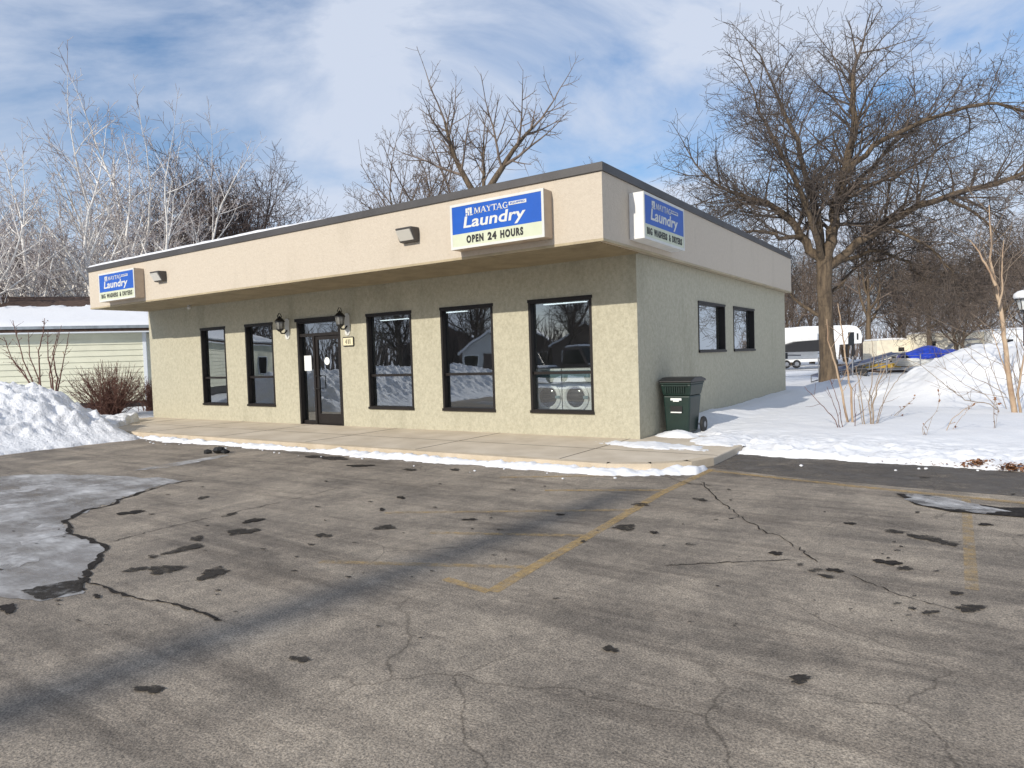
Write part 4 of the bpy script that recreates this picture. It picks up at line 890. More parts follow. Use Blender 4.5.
# left: white stemmed cluster and dark trees behind the green house
bi = make_tree('birch_tree', 'x', 'tree', (0, 0, 0), [((0, 0, 0), (.05, 0, 1), 6.5, .17, 0), ((.3, .2, 0), (.28, .1, 1), 6.5, .15, 0), ((-.3, 0, 0), (-.25, .1, 1), 6.0, .14, 0)], 31, 4,
               dict(kids=[7, 5, 5, 3], up=[.1, .35, .1, .1], ratio=.52, gnarl=.11, start=[.25, .15, .1], rmin=.008, ang=[(25, 50), (30, 55), (30, 60)], trunklev=2), 'birch', 'birchtwig', 'white barked trees behind the green house')
for i, (u, d, sc, rz) in enumerate([(45, 31, 1.05, 2.0), (105, 33, 1.2, .5), (150, 36, 1.22, 1.2), (-40, 30, 1.1, 3.3), (78, 40, 1.55, 4.1), (128, 44, 1.65, 2.9), (172, 46, 1.5, .2)]):
    place(bi, u, d, sc=sc, rz=rz, first=i == 0, label='white-barked multi-stem bare tree behind the green house, %s' % ['above its left part', 'second from the right of the cluster', 'third from the right of the cluster', 'outermost at the left border', 'tall behind its middle', 'tall above the left end of the fascia', 'rightmost of the cluster'][i])
dk = make_tree('dark_tree', 'x', 'tree', (0, 0, 0), [((0, 0, 0), (.02, 0, 1), 4.0, .24, 0)], 41, 5, dict(SP, start=[.3, .15, .1], ratio=.80, kids=[6, 6, 5, 4, 3], gnarl=.14), 'darkbark', 'darktwig', 'dark bare trees at the left')
for i, (u, d, sc, rz) in enumerate([(14, 40, 1.25, 0), (70, 50, 1.25, 2), (212, 44, 1.7, 4), (256, 46, 1.75, 1), (170, 52, 1.6, 5), (-30, 45, 1.3, 3)]):
    place(dk, u, d, sc=sc, rz=rz, first=i == 0, label='dark bare tree at the left %s' % ['near the left border above the snowy roof', 'behind the white-barked cluster, above the snowy roof', 'rising over the fascia above the second floodlight', 'rightmost of the group above the roof edge', 'between the white-barked trees and the roof edge trees', 'just outside the left border'][i])
# behind the roof
md = make_tree('bare_tree', 'bare tree with a few withered leaves behind the roof, left of the forked trunk', 'tree', (0, 0, 0), [((0, 0, 0), (.1, 0, 1), 7.5, .30, 0)], 51, 5, dict(SP, start=[.4, .15, .1], ratio=.62, gnarl=.13, kids=[7, 6, 5, 4, 3], rmin=.009), 'bark', 'twigred', 'bare trees showing over the flat roof')
fk = make_tree('bare_tree', 'forked bare tree behind the roof above the OPEN 24 HOURS sign', 'tree', (0, 0, 0), [((0, 0, 0), (0, 0, 1), 10.6, .34, 1), ((0, 0, 10.2), cdir(-.42, 1), 5.0, .20, 1), ((0, 0, 10.2), cdir(.38, 1), 5.4, .22, 1), ((0, 0, 10.0), cdir(.05, 1, .5), 4.5, .14, 1)], 57, 4, dict(SP, kids=[6, 7, 5, 4, 3], start=[.4, .35, .1], gnarl=.07, up=[.1, .15, .2], rmin=.009), 'bark', 'twigred', 'bare trees showing over the flat roof')
place(fk, 486, 38, first=True)
place(md, 415, 40, sc=1.05, rz=.6, first=True)
for u, d, sc, rz, lb in [(362, 50, 1.0, 2.2, 'sparse small bare tree behind the roof, leftmost over its middle'), (545, 60, 1.12, 1.0, 'small bare tree top over the roof between the forked tree and the corner'), (598, 66, 1.38, 4.0, 'faint bare tree top just behind the roof corner'), (690, 60, 1.0, 5.0, 'low bare tree top above the side fascia')]:
    place(md, u, d, sc=sc, rz=rz, label=lb)

# ---- shrubs and saplings, stem by stem
def stems(name, label, cat, base_uv, depth, lines, m, twigs=0, seed=0, group=None, zb=-.05, tw_len=.3, m2=None, leafn=0, zs=.07):
    if depth is None: depth = float((gz(base_uv[0], base_uv[1], zs) - CAM) @ _f)
    B = at(base_uv[0], base_uv[1], depth); s = thing(name, label, cat, (B[0], B[1], zb), 0, group); rs = np.random.RandomState(seed)
    tt = Tub(); tw = Tub() if m2 else tt; lv = MB()
    for pts, r0, r1 in lines:
        off = rs.uniform(-.25, .25); P = []
        for i, (u, v) in enumerate(pts):
            t = i / (len(pts) - 1); P.append(at(u, v, depth + off * t * 2) - np.array([B[0], B[1], zb]))
        P[0][2] = min(P[0][2], 0.0) - .05 if P[0][2] < .4 else P[0][2]
        Q = []
        for i in range(len(P) - 1):
            for k in range(4):
                t = k / 4; Q.append(P[i] * (1 - t) + P[i + 1] * t + (rs.normal(0, .006, 3) if i + k else 0))
        Q.append(P[-1]); m_ = len(Q); kk = .72 if zs is not None and depth < 20 else 1.5; r0, r1 = r0 * kk, r1 * kk; tt.tube(Q, [r0 + (r1 - r0) * i / (m_ - 1) for i in range(m_)], 6)
        for _ in range(twigs):
            i = rs.randint(m_ // 4, m_ - 1); d = Q[min(i + 1, m_ - 1)] - Q[i - 1]; d /= np.linalg.norm(d); nd = rotv(d, np.cross(d, rs.normal(0, 1, 3)), R_(rs.uniform(25, 60)))
            ln = tw_len * rs.uniform(.4, 1.3); E = Q[i]; pp = [E]
            for _k in range(4): nd = nd + rs.normal(0, .12, 3); nd[2] += .05; nd /= np.linalg.norm(nd); E = E + nd * ln / 4; pp.append(E)
            tw.tube(pp, [max(r1 * .8, .004)] * 3 + [.003] * 2, 3)
            if leafn and rs.rand() < .8:
                for _l in range(leafn):
                    c = pp[rs.randint(1, 5)]; q = rs.uniform(.015, .035); a = rs.normal(0, 1, 3); a /= np.linalg.norm(a); b = np.cross(a, rs.normal(0, 1, 3)); b /= np.linalg.norm(b)
                    lv.add([c - a * q, c + b * q * .6, c + a * q, c - b * q * .6], [(0, 1, 2, 3)])
    tt.build('stems', M[m], s)
    if m2 and tw.V: tw.build('twigs', M[m2 or m], s)
    if lv.v: lv.build('withered_leaves', M['leaf'], s, world=False)
    return s
z1 = lambda x, y: (780 + x / 3.84, 280 + y / 3.84)
stems('sapling', 'pair of pale tan sapling stems leaning left in the yard snow', 'sapling', (851, 424), None,
      [([z1(270, 555), z1(237, 430), z1(205, 300), z1(185, 230), z1(180, 150)], .038, .012), ([z1(282, 545), z1(272, 420), z1(252, 300), z1(238, 190), z1(222, 90)], .036, .012)], 'tanbark', 3, 1, tw_len=.5)
stems('shrub', 'leafless grey shrub of upright bare stems in the yard snow', 'shrub', (864, 426), None,
      [([z1(330, 570), z1(318, 480), z1(300, 370), z1(290, 330)], .020, .008), ([z1(355, 570), z1(358, 480), z1(375, 400), z1(410, 330), z1(430, 300)], .026, .008), ([z1(360, 568), z1(385, 490), z1(430, 410), z1(470, 360), z1(497, 325)], .013, .006),
       ([z1(352, 565), z1(340, 470), z1(352, 390), z1(360, 300), z1(352, 230)], .020, .006), ([z1(345, 560), z1(350, 450), z1(385, 350), z1(395, 280)], .016, .006), ([z1(325, 560), z1(300, 450), z1(310, 350)], .012, .006), ([z1(365, 565), z1(400, 450), z1(420, 380), z1(430, 320)], .010, .005)], 'stem', 3, 2, tw_len=.5)
stems('shrub', 'low shrub of dark red-brown stems leaning left in the yard snow', 'shrub', (843, 428), None,
      [([z1(240, 572), z1(200, 520), z1(140, 460), z1(95, 410)], .014, .006), ([z1(240, 572), z1(215, 500), z1(180, 410)], .012, .006), ([z1(245, 560), z1(225, 470), z1(200, 400), z1(190, 380)], .012, .005), ([z1(290, 545), z1(285, 450), z1(290, 400)], .012, .006)], 'redstem', 2, 3, tw_len=.3)
stems('sapling', 'tall peeling tan sapling forking upward near the right border', 'sapling', (1012, 415), None,
      [([(1016, 418), (1010, 385), (1005, 345), (1001, 310), (995, 282), (990, 262), (991, 240), (989, 205)], .085, .014), ([(996, 286), (988, 268), (979, 252), (970, 240)], .045, .012),
       ([(999, 305), (1002, 290), (1002, 262), (1004, 240)], .035, .01), ([(1022, 418), (1018, 392), (1023, 360), (1030, 330)], .04, .014), ([(1018, 410), (1008, 380), (998, 350), (992, 330)], .025, .01)], 'tanbark', 9, 4, tw_len=1.2, m2='stem')
stems('shrub', 'drooping bare shrub spreading low beside the tall tan sapling', 'shrub', (1004, 412), None,
      [([(1010, 412), (990, 404), (965, 400), (948, 388), (925, 368), (905, 358)], .016, .006), ([(1008, 405), (985, 394), (965, 385), (950, 372), (935, 365)], .012, .005), ([(1006, 395), (990, 385), (970, 376), (960, 360), (945, 348)], .012, .005), ([(1010, 400), (995, 375), (985, 350), (978, 330)], .012, .005),
       ([(1008, 398), (975, 392), (950, 392), (930, 385)], .009, .004), ([(1012, 400), (1020, 372), (1028, 345)], .012, .005), ([(1002, 400), (985, 370), (960, 345), (945, 335)], .010, .004)], 'stem', 7, 5, tw_len=.6)
for i, (bu, bv, dd, ln, lb) in enumerate([(994, 430, 14.3, [([z1(822, 575), z1(820, 500), z1(824, 430)], .009, .004), ([z1(822, 540), z1(835, 520), z1(842, 500)], .004, .003)], 'single thin upright dead stalk near the right sapling'),
                                  (924, 436, 13.2, [([z1(553, 610), z1(548, 560), z1(600, 505), z1(620, 430)], .008, .004), ([z1(550, 560), z1(585, 525)], .006, .004)], 'bent dead weed with seed heads in the yard snow'),
                                  (942, 431, 13.8, [([z1(625, 575), z1(660, 535), z1(720, 490), z1(745, 480)], .010, .005), ([z1(640, 560), z1(700, 520), z1(735, 490)], .006, .004)], 'tan dead stalk lying slanted over the yard snow'),
                                  (901, 418, 15.5, [([z1(400, 550), z1(440, 520), z1(490, 480), z1(520, 450)], .010, .005), ([z1(420, 540), z1(470, 500), z1(500, 465)], .006, .004)], 'grey dead twig leaning right out of the snow')]):
    s = stems('dead_stalk', lb, 'weed', (bu, bv), None, ln, 'stem' if i != 2 else 'tanbark', 3, 60 + i, tw_len=.12, leafn=3, zb=-.02)
# left shrubs before the green house
z2 = lambda x, y: (x / 4.265, 290 + y / 4.265)
stems('shrub', 'tall thin shrub with a few withered leaves before the green siding', 'shrub', (42, 398), 22,
      [([z2(150, 470), z2(130, 400), z2(85, 340), z2(50, 290), z2(15, 200)], .022, .007), ([z2(160, 470), z2(140, 390), z2(100, 300), z2(70, 190), z2(55, 130)], .02, .006), ([z2(175, 470), z2(165, 380), z2(125, 280), z2(120, 180)], .02, .006),
       ([z2(185, 470), z2(170, 370), z2(165, 260), z2(185, 180), z2(190, 120)], .02, .006), ([z2(230, 470), z2(225, 380), z2(205, 290), z2(205, 170)], .022, .006), ([z2(235, 480), z2(245, 380), z2(225, 270), z2(250, 180)], .022, .006),
       ([z2(240, 470), z2(255, 380), z2(275, 280), z2(295, 180)], .018, .006), ([z2(230, 460), z2(210, 360), z2(240, 240), z2(262, 150)], .016, .005), ([z2(150, 460), z2(105, 350), z2(60, 310), z2(40, 270)], .014, .005)], 'redstem', 12, 7, tw_len=.28, leafn=2, m2='redstem')
def bush(name, label, u, v, depth, r, h, n, seed, m):
    B = at(u, v, depth); B[2] = 0.0; s = thing(name, label, 'shrub', tuple(B)); rs = np.random.RandomState(seed); tt = Tub()
    for k in range(n):
        a = rs.uniform(0, 6.28); q = rs.uniform(.15, 1.0) ** .7; d = np.array([math.cos(a) * q * r, math.sin(a) * q * r, h * rs.uniform(.6, 1.05) * math.sqrt(max(.15, 1 - (q * .9) ** 2))]); P = np.array([rs.normal(0, .12), rs.normal(0, .12), 0.0]); L_ = np.linalg.norm(d); dd = d / L_; pts = [P]; E = P
        for i in range(6): dd = dd + rs.normal(0, .10, 3); dd[2] += .04; dd /= np.linalg.norm(dd); E = E + dd * L_ / 6; pts.append(E)
        tt.tube(pts, [.011, .010, .008, .007, .006, .005, .004], 4)
        for _ in range(5):
            i = rs.randint(2, 6); nd = rotv(dd, np.cross(dd, rs.normal(0, 1, 3)), R_(rs.uniform(30, 80))); E2 = pts[i]; q2 = [E2]
            for _k in range(3): nd = nd + rs.normal(0, .2, 3); nd /= np.linalg.norm(nd); E2 = E2 + nd * rs.uniform(.05, .14); q2.append(E2)
            tt.tube(q2, [.006, .005, .004, .003], 3)
    tt.build('stems', M[m], s); return s
bush('shrub', 'rounded dense red-brown leafless shrub between the snow pile and the laundromat', 110, 408, 22.5, 1.5, 2.0, 260, 9, 'redstem')
bush('shrub', 'narrow dark shrub squeezed beside the laundromat left corner', 152, 410, 24.5, .45, 1.5, 110, 10, 'redstem')

# ================================================================== GREEN NEIGHBOUR HOUSE
K = at(148, 405, 27); K[2] = 0.1
ang = -math.atan2(.62, .78)          # wall runs back and to the left
hs = thing('green_house', 'long low house with pale green siding and a snow-covered roof', 'house', (K[0], K[1], 0), ang)
# local frame: +Y along the wall away from camera, wall face at x=0 facing +X; house body in -X
LEN = 34.0; HT = 3.04
sid = MB(); zz = .35; k = 0
while zz < HT - .01:
    z2_ = min(zz + .225, HT); sid.hexa([(-.2, -LEN, zz), (.035, -LEN, zz), (.035, 0, zz), (-.2, 0, zz)], [(-.2, -LEN, z2_), (.0, -LEN, z2_), (.0, 0, z2_), (-.2, 0, z2_)]); zz = z2_
zz = .35
while zz < HT - .01:
    z2_ = min(zz + .225, HT); sid.hexa([(-8, -.2, zz), (-.2, -.2, zz), (-.2, .03, zz), (-8, .03, zz)], [(-8, -.2, z2_), (-.2, -.2, z2_), (-.2, .0, z2_), (-8, .0, z2_)]); zz = z2_
sid.build('siding', M['siding'], hs, world=False)
MB().box(-7.9, -.02, -LEN + .05, -.03, -.1, .35).build('foundation', M['black'], hs, world=False)
MB().box(-8, -.25, -LEN, -LEN + .1, .35, HT).build('siding', M['siding'], hs, world=False)
MB().box(-.05, .05, -.07, .055, .33, HT).build('corner_board', M['trim'], hs, world=False)
MB().box(-.1, .42, -LEN - .3, .45, HT, HT + .05).build('eave_soffit', M['trim'], hs, world=False)
MB().box(.42, .45, -LEN - .3, .45, HT + .0, HT + .22).build('eave_board', M['trim'], hs, world=False)
MB().box(.45, .53, -LEN - .3, .45, HT + .16, HT + .27).build('gutter', M['gutter'], hs, world=False)
RH = 1.62
roof = MB(); roof.add([(.46, -LEN - .3, HT + .2), (.46, .45, HT + .2), (-4.2, -.6, HT + .2 + RH), (-4.2, -LEN + .6, HT + .2 + RH), (-8.8, .45, HT + .2), (-8.8, -LEN - .3, HT + .2),
                       (.46, -LEN - .3, HT + .05), (.46, .45, HT + .05), (-8.8, .45, HT + .05), (-8.8, -LEN - .3, HT + .05)],
                      [(0, 1, 2, 3), (1, 4, 2), (3, 2, 4, 5), (0, 3, 5), (6, 0, 5, 9), (7, 8, 4, 1), (6, 7, 1, 0), (8, 9, 5, 4), (6, 9, 8, 7)]); roof.build('roof', M['shingle'], hs, world=False)
# snow blanket on the near roof slope, torn near the ridge
nx, ny = 60, 340; sn = MB(); vs = []; idx = {}
rsn = np.random.RandomState(3)
for i in range(nx):
    for j in range(ny):
        t = i / (nx - 1); yy = -LEN - .25 + (LEN + .65) * j / (ny - 1); x = .44 - 4.62 * t; z = HT + .2 + RH * t
        # hip end
        lim = .45 - 1.05 * t
        top = .56 + .10 * float(fbm(np.array(yy * .7), np.array(0.0), 4)) * 2
        ok = yy < lim - .02 and yy > -LEN - .3 + 1.0 * t and t < top + .14 * float(fbm(np.array(yy * 3), np.array(t * 9), 3))
        idx[i, j] = (ok, len(vs)); th = .13 * min(1, (t + .02) * 12) + .03 * float(fbm(np.array(yy * 1.5), np.array(x * 1.5), 3)); vs.append((x, yy, z + th if ok else z + .005))
fs = [(idx[i, j][1], idx[i + 1, j][1], idx[i + 1, j + 1][1], idx[i, j + 1][1]) for i in range(nx - 1) for j in range(ny - 1) if idx[i, j][0] or idx[i + 1, j + 1][0]]
sn.add(vs, fs); sn.build('roof_snow', M['snow'], hs, smooth=True, world=False)
def hwin(y0, y1, z0, z1):
    f = MB(); f.box(.036, .07, y0 - .06, y1 + .06, z0 - .06, z0); f.box(.036, .07, y0 - .06, y1 + .06, z1, z1 + .06); f.box(.036, .07, y0 - .06, y0, z0, z1); f.box(.036, .07, y1, y1 + .06, z0, z1); fo = f.build('window', M['trim'], hs, world=False)
    MB().box(.037, .045, y0, y1, z0, z1).build('pane', M['drum'], fo, world=False)
hwin(-30.5, -29.0, 1.0, 2.2)

# snowy stuff seen through the gap
# ================================================================== YARD LAMP, CAMPERS, BOAT
b = at(1025, 360, 18.5)
yl = thing('yard_lamp', 'black yard lamp post capped with snow at the right border', 'lamp post', (b[0], b[1], .12)); yl.scale = (1.25, 1.25, 1.0)
MB().lathe([(.05, -.1), (.045, .3), (.035, .35), (.032, 2.25), (.05, 2.28)], n=12).build('post', M['black'], yl, world=False)
MB().lathe([(.06, 2.28), (.10, 2.33), (.12, 2.35)], n=6).build('base_cup', M['black'], yl, world=False)
MB().lathe([(.10, 2.35), (.15, 2.62)], n=6).build('glass', M['globe'], yl, world=False)
cg = MB()
for k in range(6):
    t = 2 * math.pi * k / 6; cg.tube([(.112 * math.cos(t), .112 * math.sin(t), 2.35), (.162 * math.cos(t), .162 * math.sin(t), 2.62)], .009, 4)
cg.build('cage', M['black'], yl, world=False)
MB().lathe([(.20, 2.62), (.19, 2.65), (.06, 2.76)], n=12).build('hood', M['black'], yl, world=False)
MB().lathe([(.19, 2.655), (.215, 2.70), (.20, 2.79), (.13, 2.86), (.03, 2.89)], n=14).build('snow_cap', M['snow'], yl, smooth=True, world=False)

def camper(name, label, u, depth, ln, wd, z0, z1, rz, body='rv', nose=True, windows=(), awning=None, stripe=None, snow=True, group=None, legs=True):
    """x along its length, nose at +x, faces -y"""
    p = at(u, 350, depth); s = thing(name, label, 'camper', (p[0], p[1], -.05), rz, group)
    prof = [(0, z0), (0, z1 - .12), (.12, z1)]
    if nose: prof += [(ln - 1.1, z1), (ln - .45, z1 - .12), (ln - .1, z1 - .5), (ln, z1 - 1.0), (ln - .05, z0 + (z1 - z0) * .45), (ln - 1.9, z0 + (z1 - z0) * .42), (ln - 2.0, z0)]
    else: prof += [(ln - .25, z1), (ln, z1 - .25), (ln, z0)]
    MB().prism(prof, -wd / 2, wd / 2).build('body', M[body], s, bevel=.05, world=False)
    for (x0, x1, a, b_) in windows: 
        w = MB(); w.box(x0, x1, -wd / 2 - .03, -wd / 2 - .002, a, b_); w.build('window', M['drum'], s, bevel=.01, world=False)
    if stripe:
        for pl in stripe: MB().prism(pl, -wd / 2 - .008, -wd / 2 - .002).build('stripe', M['grey'], s, world=False)
    if awning: MB().prism(awning, -wd / 2 - .9, -wd / 2 + .05).build('tarp', M['tarp_black'], s, world=False)
    for k, x in enumerate((ln * .38, ln * .38 + .85)):
        w = MB().lathe([(.1, -.1), (.33, -.1), (.36, -.06), (.36, .06), (.33, .1), (.1, .1)], (x, -wd / 2 + .08, .36), 16, 'y').build('wheel', M['rubber'], s, world=False)
        MB().lathe([(.01, -.115), (.18, -.115), (.18, .1), (.01, .1)], (x, -wd / 2 + .08, .36), 12, 'y').build('hub', M['steel'], w, world=False)
    if legs:
        for x in (ln - .8, ln - 1.3): MB().box(x, x + .1, -wd / 2 + .1, -wd / 2 + .2, 0, z0 + (z1 - z0) * .43).build('leg', M['black'], s, world=False)
    if snow:
        f = MB().prism([(0.05, z1 + .001), (.15, z1 + .12), (ln * .3, z1 + .2), (ln * .6, z1 + .16), (ln - 1.2, z1 + .1), (ln - 1.0, z1 + .002)], -wd / 2 + .05, wd / 2 - .05).build('roof_snow', M['snow'], s, bevel=.05, world=False)
    return s
YD = math.atan2(RT2[1], RT2[0])
camper('camper', 'white fifth-wheel camper with a dark window behind the big tree', 793, 58, 5.2, 2.9, .65, 3.45, YD, windows=[(4.0, 4.5, 1.75, 2.85), (4.72, 4.86, 2.2, 2.75), (.9, 1.8, 1.6, 2.3)], stripe=[[(.3, 1.15), (2.2, 1.15), (2.2, 1.22), (.3, 1.22)]], snow=False)
camper('camper', 'white camper with a black tarp along its side, next to the laundromat rear corner', 761, 57, 4.2, 2.6, .5, 3.35, YD, nose=False, windows=[(1.2, 1.7, .8, 1.3)], awning=[(-.2, 1.35), (0, 1.6), (2.2, 2.2), (4.4, 2.3), (4.6, 1.35)], stripe=[[(.2, 1.1), (2.8, 1.0), (2.8, 1.12), (.2, 1.2)]], legs=False, snow=False)
camper('camper', 'cream camper with grey swooshes and snowy roof behind the blue tarp', 915, 58, 6.4, 2.5, .4, 2.55, YD, body='rvcream', nose=False, windows=[(.5, 1.0, 1.5, 1.9)], stripe=[[(2.0, 1.0), (2.5, 1.5), (3.3, 1.85), (4.9, 1.9), (4.9, 2.03), (3.2, 2.0), (2.3, 1.7), (1.7, 1.2)], [(3.2, 1.0), (3.8, 1.4), (4.9, 1.5), (4.9, 1.65), (3.7, 1.6), (3.0, 1.15)]], legs=False)
camper('camper', 'white camper with one black window near the tan sapling', 982, 57, 7.5, 2.5, .4, 2.6, YD, nose=False, windows=[(1.1, 1.7, 1.45, 1.85), (3.2, 3.9, 1.3, 1.8)], stripe=[[(2.2, .9), (4.2, .9), (4.2, 1.05), (2.2, 1.05)]], legs=False)
camper('camper', 'low white camper with snowy roof between the fifth-wheel and the blue tarp', 870, 60, 3.8, 2.5, .4, 2.1, YD, body='rvcream', nose=False, windows=[(1.8, 2.3, 1.1, 1.45)], legs=False)
# blue tarped boat on a trailer
p = at(903, 352, 36); bt = thing('covered_boat', 'boat under a bright blue tarp behind the snow mound', 'boat', (p[0], p[1], .2), YD); bt.scale = (1, 1, .88)
tb = MB(); nx = 24; ny = 9; V = []
for i in range(nx):
    t = i / (nx - 1); w = 1.0 * math.sin(math.pi * min(1, .12 + t * .95)) ** .4
    hz_ = 1.12 + .42 * math.exp(-((t - .42) / .22) ** 2) + .12 * math.exp(-((t - .8) / .1) ** 2)
    for j in range(ny):
        q = -1 + 2 * j / (ny - 1); V.append((3.2 * t, q * w, .78 + (hz_ - .78) * (1 - abs(q) ** 2.2) + .02 * math.sin(9 * t + 3 * q)))
tb.add(V, [(i * ny + j, (i + 1) * ny + j, (i + 1) * ny + j + 1, i * ny + j + 1) for i in range(nx - 1) for j in range(ny - 1)])
V2 = [(x, y, .6) for (x, y, z) in V if abs(abs(y)) >= 0]; 
to = tb.build('tarp', M['tarp_blue'], bt, smooth=True, world=False); md_ = to.modifiers.new('s', 'SOLIDIFY'); md_.thickness = .05
MB().prism([(-.3, .8), (0.1, .3), (2.9, .3), (3.2, .8)], -.85, .85).build('hull', M['offwhite'], bt, bevel=.08, world=False)
MB().box(-1.4, 3.2, -.05, .05, .1, .2).build('trailer_tongue', M['steel'], bt, world=False)
for sx in (-1, 1): MB().lathe([(.1, -.08), (.26, -.08), (.28, 0), (.26, .08), (.1, .08)], (2.1, sx * .95, .1), 14, 'y').build('wheel', M['rubber'], bt, world=False)
# long dock section on a trailer, sloping up to the right
a = at(822, 376, 33); c = at(905, 352, 35)
dk_ = thing('dock_trailer', 'long blue-grey dock section sloping up on a trailer behind the saplings', 'trailer', (a[0], a[1], 0))
rr = MB(); off = FW2 * 1.2
for e, zo in ((0, 0), (0, -.34), (1, 0), (1, -.34)):
    P0 = a + off * e + [0, 0, zo]; P1 = c + off * e + [0, 0, zo]; rr.tube([P0, P1], .035, 6)
for k in range(10):
    t = k / 9; P0 = a * (1 - t) + c * t; rr.tube([P0, P0 + [0, 0, -.34]], .025, 4); rr.tube([P0 + off, P0 + off + [0, 0, -.34]], .025, 4)
rr.build('frame', M['steel'], dk_)
dd = MB()
for k in range(26):
    t0 = k / 26; t1 = (k + .8) / 26; A0 = a * (1 - t0) + c * t0; A1 = a * (1 - t1) + c * t1; u_ = np.array([0, 0, .06]); dd.hexa([A0 - u_, A1 - u_, A1 + off - u_, A0 + off - u_], [A0 - u_ * .2, A1 - u_ * .2, A1 + off - u_ * .2, A0 + off - u_ * .2])
dd.build('deck', M['dockblue'], dk_)
for t in (.12, .5, .85):
    P0 = a * (1 - t) + c * t; MB().tube([P0 + off * .5 + [0, 0, -.3], [P0[0] + off[0] * .5, P0[1] + off[1] * .5, -.05]], .05, 6).build('support_leg', M['black'], dk_)
q0 = a * .55 + c * .45
MB().lathe([(.1, -.1), (.3, -.1), (.33, 0), (.3, .1), (.1, .1)], (q0[0], q0[1], .3), 16, 'y').build('wheel', M['rubber'], dk_)
# timber pile with yellow board, drum of junk behind
p = at(838, 386, 38)
tp = thing('timber_stack', 'low stack of dark timbers with a yellow board under the dock section', 'timber', (p[0], p[1], 0), YD)
t_ = MB(); r = random.Random(5)
for k in range(14): x = r.uniform(-.3, .3); t_.box(x, x + 3.6, -.5 + (k % 4) * .22, -.3 + (k % 4) * .22, .02 + (k // 4) * .17, .16 + (k // 4) * .17)
t_.build('timbers', M['brick'], tp, world=False); MB().box(.8, 3.2, -.62, -.52, .35, .62).build('board', M['yellow'], tp, world=False)
# wire fence posts at the back by the corner
fn = thing('wire_fence', 'low steel wire fence behind the laundromat rear corner', 'fence', tuple(at(785, 385, 32) * [1, 1, 0]), YD)
for k in range(5): MB().tube([(k * 1.6, 0, -.1), (k * 1.6, 0, 1.15)], .025, 6).build('post', M['steel'], fn, world=False)
wr = MB()
for z in (.3, .55, .8, 1.1): wr.tube([(0, 0, z), (6.4, 0, z)], .01, 4)
wr.build('wires', M['steel'], fn, world=False)

# ================================================================== WHAT THE WINDOWS MIRROR (across the lot, behind the camera)
def gable(name, label, x, y, rz, w, l, h, rh, wall, wins):
    s = thing(name, label, 'house', (x, y, -.12), rz)
    MB().prism([(-w / 2, 0), (w / 2, 0), (w / 2, h), (0, h + rh), (-w / 2, h)], 0, l).build('wall', M[wall], s, world=False)
    for sg in (-1, 1):
        MB().add([(sg * (w / 2 + .4), -.4, h - .25), (0, -.4, h + rh + .06), (0, l + .4, h + rh + .06), (sg * (w / 2 + .4), l + .4, h - .25), (sg * (w / 2 + .4), -.4, h - .05), (0, -.4, h + rh + .28), (0, l + .4, h + rh + .28), (sg * (w / 2 + .4), l + .4, h - .05)],
                 [(0, 1, 2, 3), (4, 5, 6, 7), (0, 1, 5, 4), (1, 2, 6, 5), (2, 3, 7, 6), (3, 0, 4, 7)]).build('snowy_roof', M['snow'], s, world=False)
    for (a, b_, c_, d_) in wins:
        f = MB().box(a - .08, b_ + .08, -.05, -.002, c_ - .08, d_ + .08).build('window', M['white'], s, world=False)
        MB().box(a, b_, -.06, -.051, c_, d_).build('pane', M['drum'], f, world=False)
    MB().box(-.5, .5, -.05, -.002, 0, 2.1).build('door', M['brick'], s, world=False)
    return s
# facing +y, towards the laundromat
gable('brown_house', 'dark brown gabled house with snowy roof across the lot, mirrored in the rightmost front window', -34, -62, R_(180 - 25), 8, 9, 3.0, 2.6, 'brick', [(-3, -1.6, 1, 2.2), (1.6, 3, 1, 2.2)])
gable('brown_house', 'second dark gabled house with snowy roof across the lot, mirrored left of its twin', -50, -74, R_(180 - 25), 9, 9, 3.2, 2.8, 'brick', [(-3, -1.6, 1, 2.2), (1.6, 3, 1, 2.2)])
gable('white_garage', 'small white gabled garage with snowy roof across the lot, mirrored in the middle window', -26, -31, R_(180 - 38), 4.2, 6, 2.3, 1.4, 'housewhite', [(1.0, 1.9, 1, 1.9)])
gable('brown_house', 'widest dark gabled house across the lot, mirrored behind the white garage', -56, -62, R_(180 - 38), 13, 9, 3.4, 3.0, 'brick', [(-5, -3.4, 1, 2.2), (3.4, 5, 1, 2.2)])
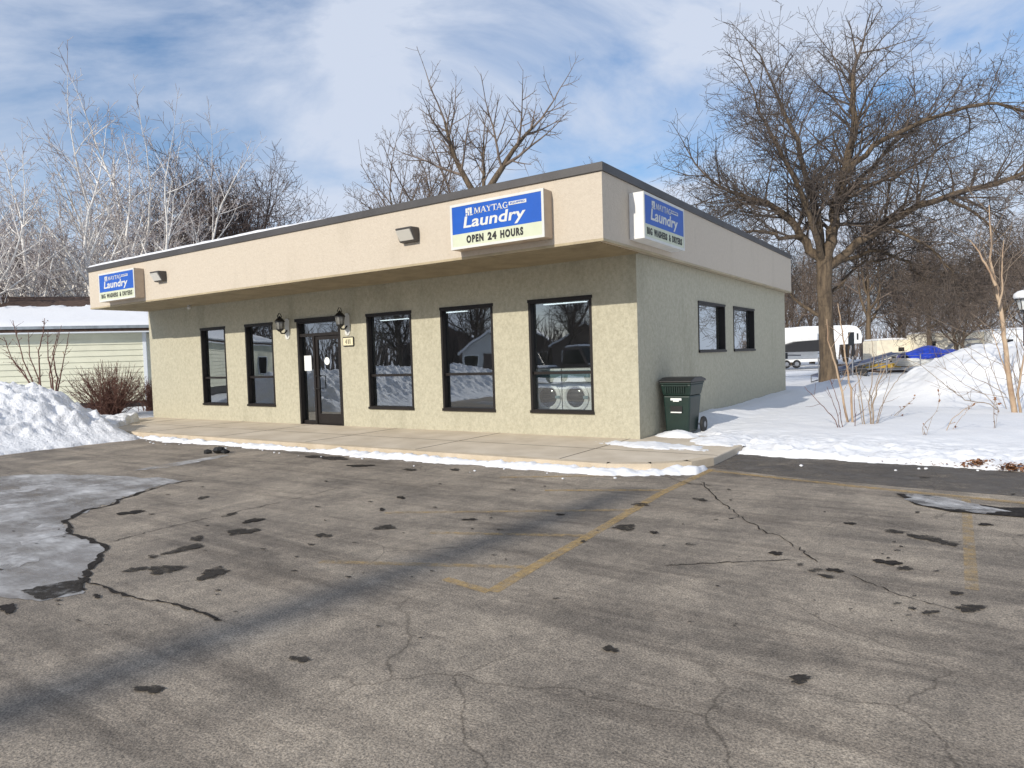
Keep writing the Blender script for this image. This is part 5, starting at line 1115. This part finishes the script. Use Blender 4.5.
def car(name, label, x, y, rz, col, L_=5.2, H=1.95, pickup=False):
    s = thing(name, label, 'car', (x, y, -.12), rz)
    bp_ = [(0, .45), (0, .95), (.25, 1.05), (1.35, 1.12), (L_, 1.12), (L_, .45), (L_ - .35, .40), (L_ - .5, .72), (L_ - .85, .84), (L_ - 1.2, .72), (L_ - 1.35, .40), (1.5, .40), (1.35, .72), (1.0, .84), (.65, .72), (.5, .40)]
    MB().prism(bp_, -.95, .95).build('body', col, s, bevel=.04, world=False)
    x1 = L_ - (2.0 if pickup else .1)
    MB().prism([(1.3, 1.121), (2.15, H - .12), (2.5, H), (x1 - .3, H), (x1, 1.121)], -.80, .80).build('cabin', col, s, bevel=.05, world=False)
    for sg in (-1, 1):
        MB().prism([(1.62, 1.18), (2.2, H - .2), (x1 - .45, H - .2), (x1 - .25, 1.18)], sg * .802, sg * .815).build('side_window', M['drum'], s, world=False)
        for wx in (1.0, L_ - .85):
            w = MB().lathe([(.1, -.1), (.34, -.1), (.37, 0), (.34, .1), (.1, .1)], (wx, sg * .86, .37), 16, 'y').build('wheel', M['rubber'], s, world=False)
            MB().lathe([(.01, -.11), (.2, -.11), (.2, .11), (.01, .11)], (wx, sg * .86, .37), 10, 'y').build('rim', M['steel'], w, world=False)
        MB().box(-.02, .05, sg * .62 - .18, sg * .62 + .18, .75, .92).build('headlight', M['lens'], s, bevel=.01, world=False)
    MB().add([(1.40, -.7, 1.20), (1.40, .7, 1.20), (2.12, .66, H - .13), (2.12, -.66, H - .13)], [(0, 1, 2, 3)]).build('windscreen', M['drum'], s, world=False).location = (-.03, 0, .03)
    MB().prism([(2.3, H + .001), (2.45, H + .12), (x1 - .5, H + .14), (x1 - .25, H + .001)], -.72, .72).build('snow_cover', M['snow'], s, bevel=.05, world=False)
    MB().prism([(.25, 1.07), (.4, 1.16), (1.15, 1.2), (1.35, 1.13)], -.8, .8).build('bonnet_snow', M['snow'], s, bevel=.03, world=False)
    return s
car('parked_van', 'dark van with snowy roof parked across the lot, mirrored in the rightmost window', -12.5, -24.5, R_(215), M['brick'], 5.4, 2.2)
car('pickup_truck', 'dark pickup truck with snow on its cab parked beside the van across the lot', -16.5, -24.0, R_(205), M['black'], 5.6, 2.0, True)
def h_bank(X, Y):
    d = (Y + 21.5) / 2.0; return (1.15 + .5 * fbm(X * .5, Y * .5, 4)) * np.exp(-d * d) + .3 * np.exp(-d * d) * fbm(X * 2, Y * 2, 4) - .12 - 1.6 * sst(-20, -15.5, X)
bk = field(np.arange(-45, -15, .12), np.arange(-26, -17, .12), h_bank, GZ, 'snow_bank', M['snowrough'], thr=0.0)
tag(bk, 'long ploughed snow bank on the far side of the lot, mirrored in the windows', 'snow bank')
for i, (x, y, sc, rz) in enumerate([(-12, -54, 1.4, 1), (-22, -56, 1.5, 2), (-32, -54, 1.5, 3), (-42, -50, 1.6, 4), (-40, -36, 1.3, 5), (-48, -38, 1.4, .3), (-52, -28, 1.4, 1.3), (-5, -56, 1.4, 2.2)]):
    c = copy_tree(dk); c.location = (x, y, -.1); c.scale = (sc, sc, sc); c.rotation_euler = (0, 0, rz); c['group'] = 'dark trees mirrored in the front windows'
    c['label'] = 'dark bare tree across the lot mirrored in the front windows, %s in its row' % ord_(i)
# utility pole whose shadow lies across the lot
up = thing('utility_pole', 'wooden utility pole behind the viewer, casting the long shadow over the asphalt', 'pole', (-2.5, -50.5, -.15))
MB().tube([(0, 0, 0), (.05, 0, 12), (0, 0, 23.8)], [.34, .28, .22], 12).build('pole', M['wood'], up, world=False)
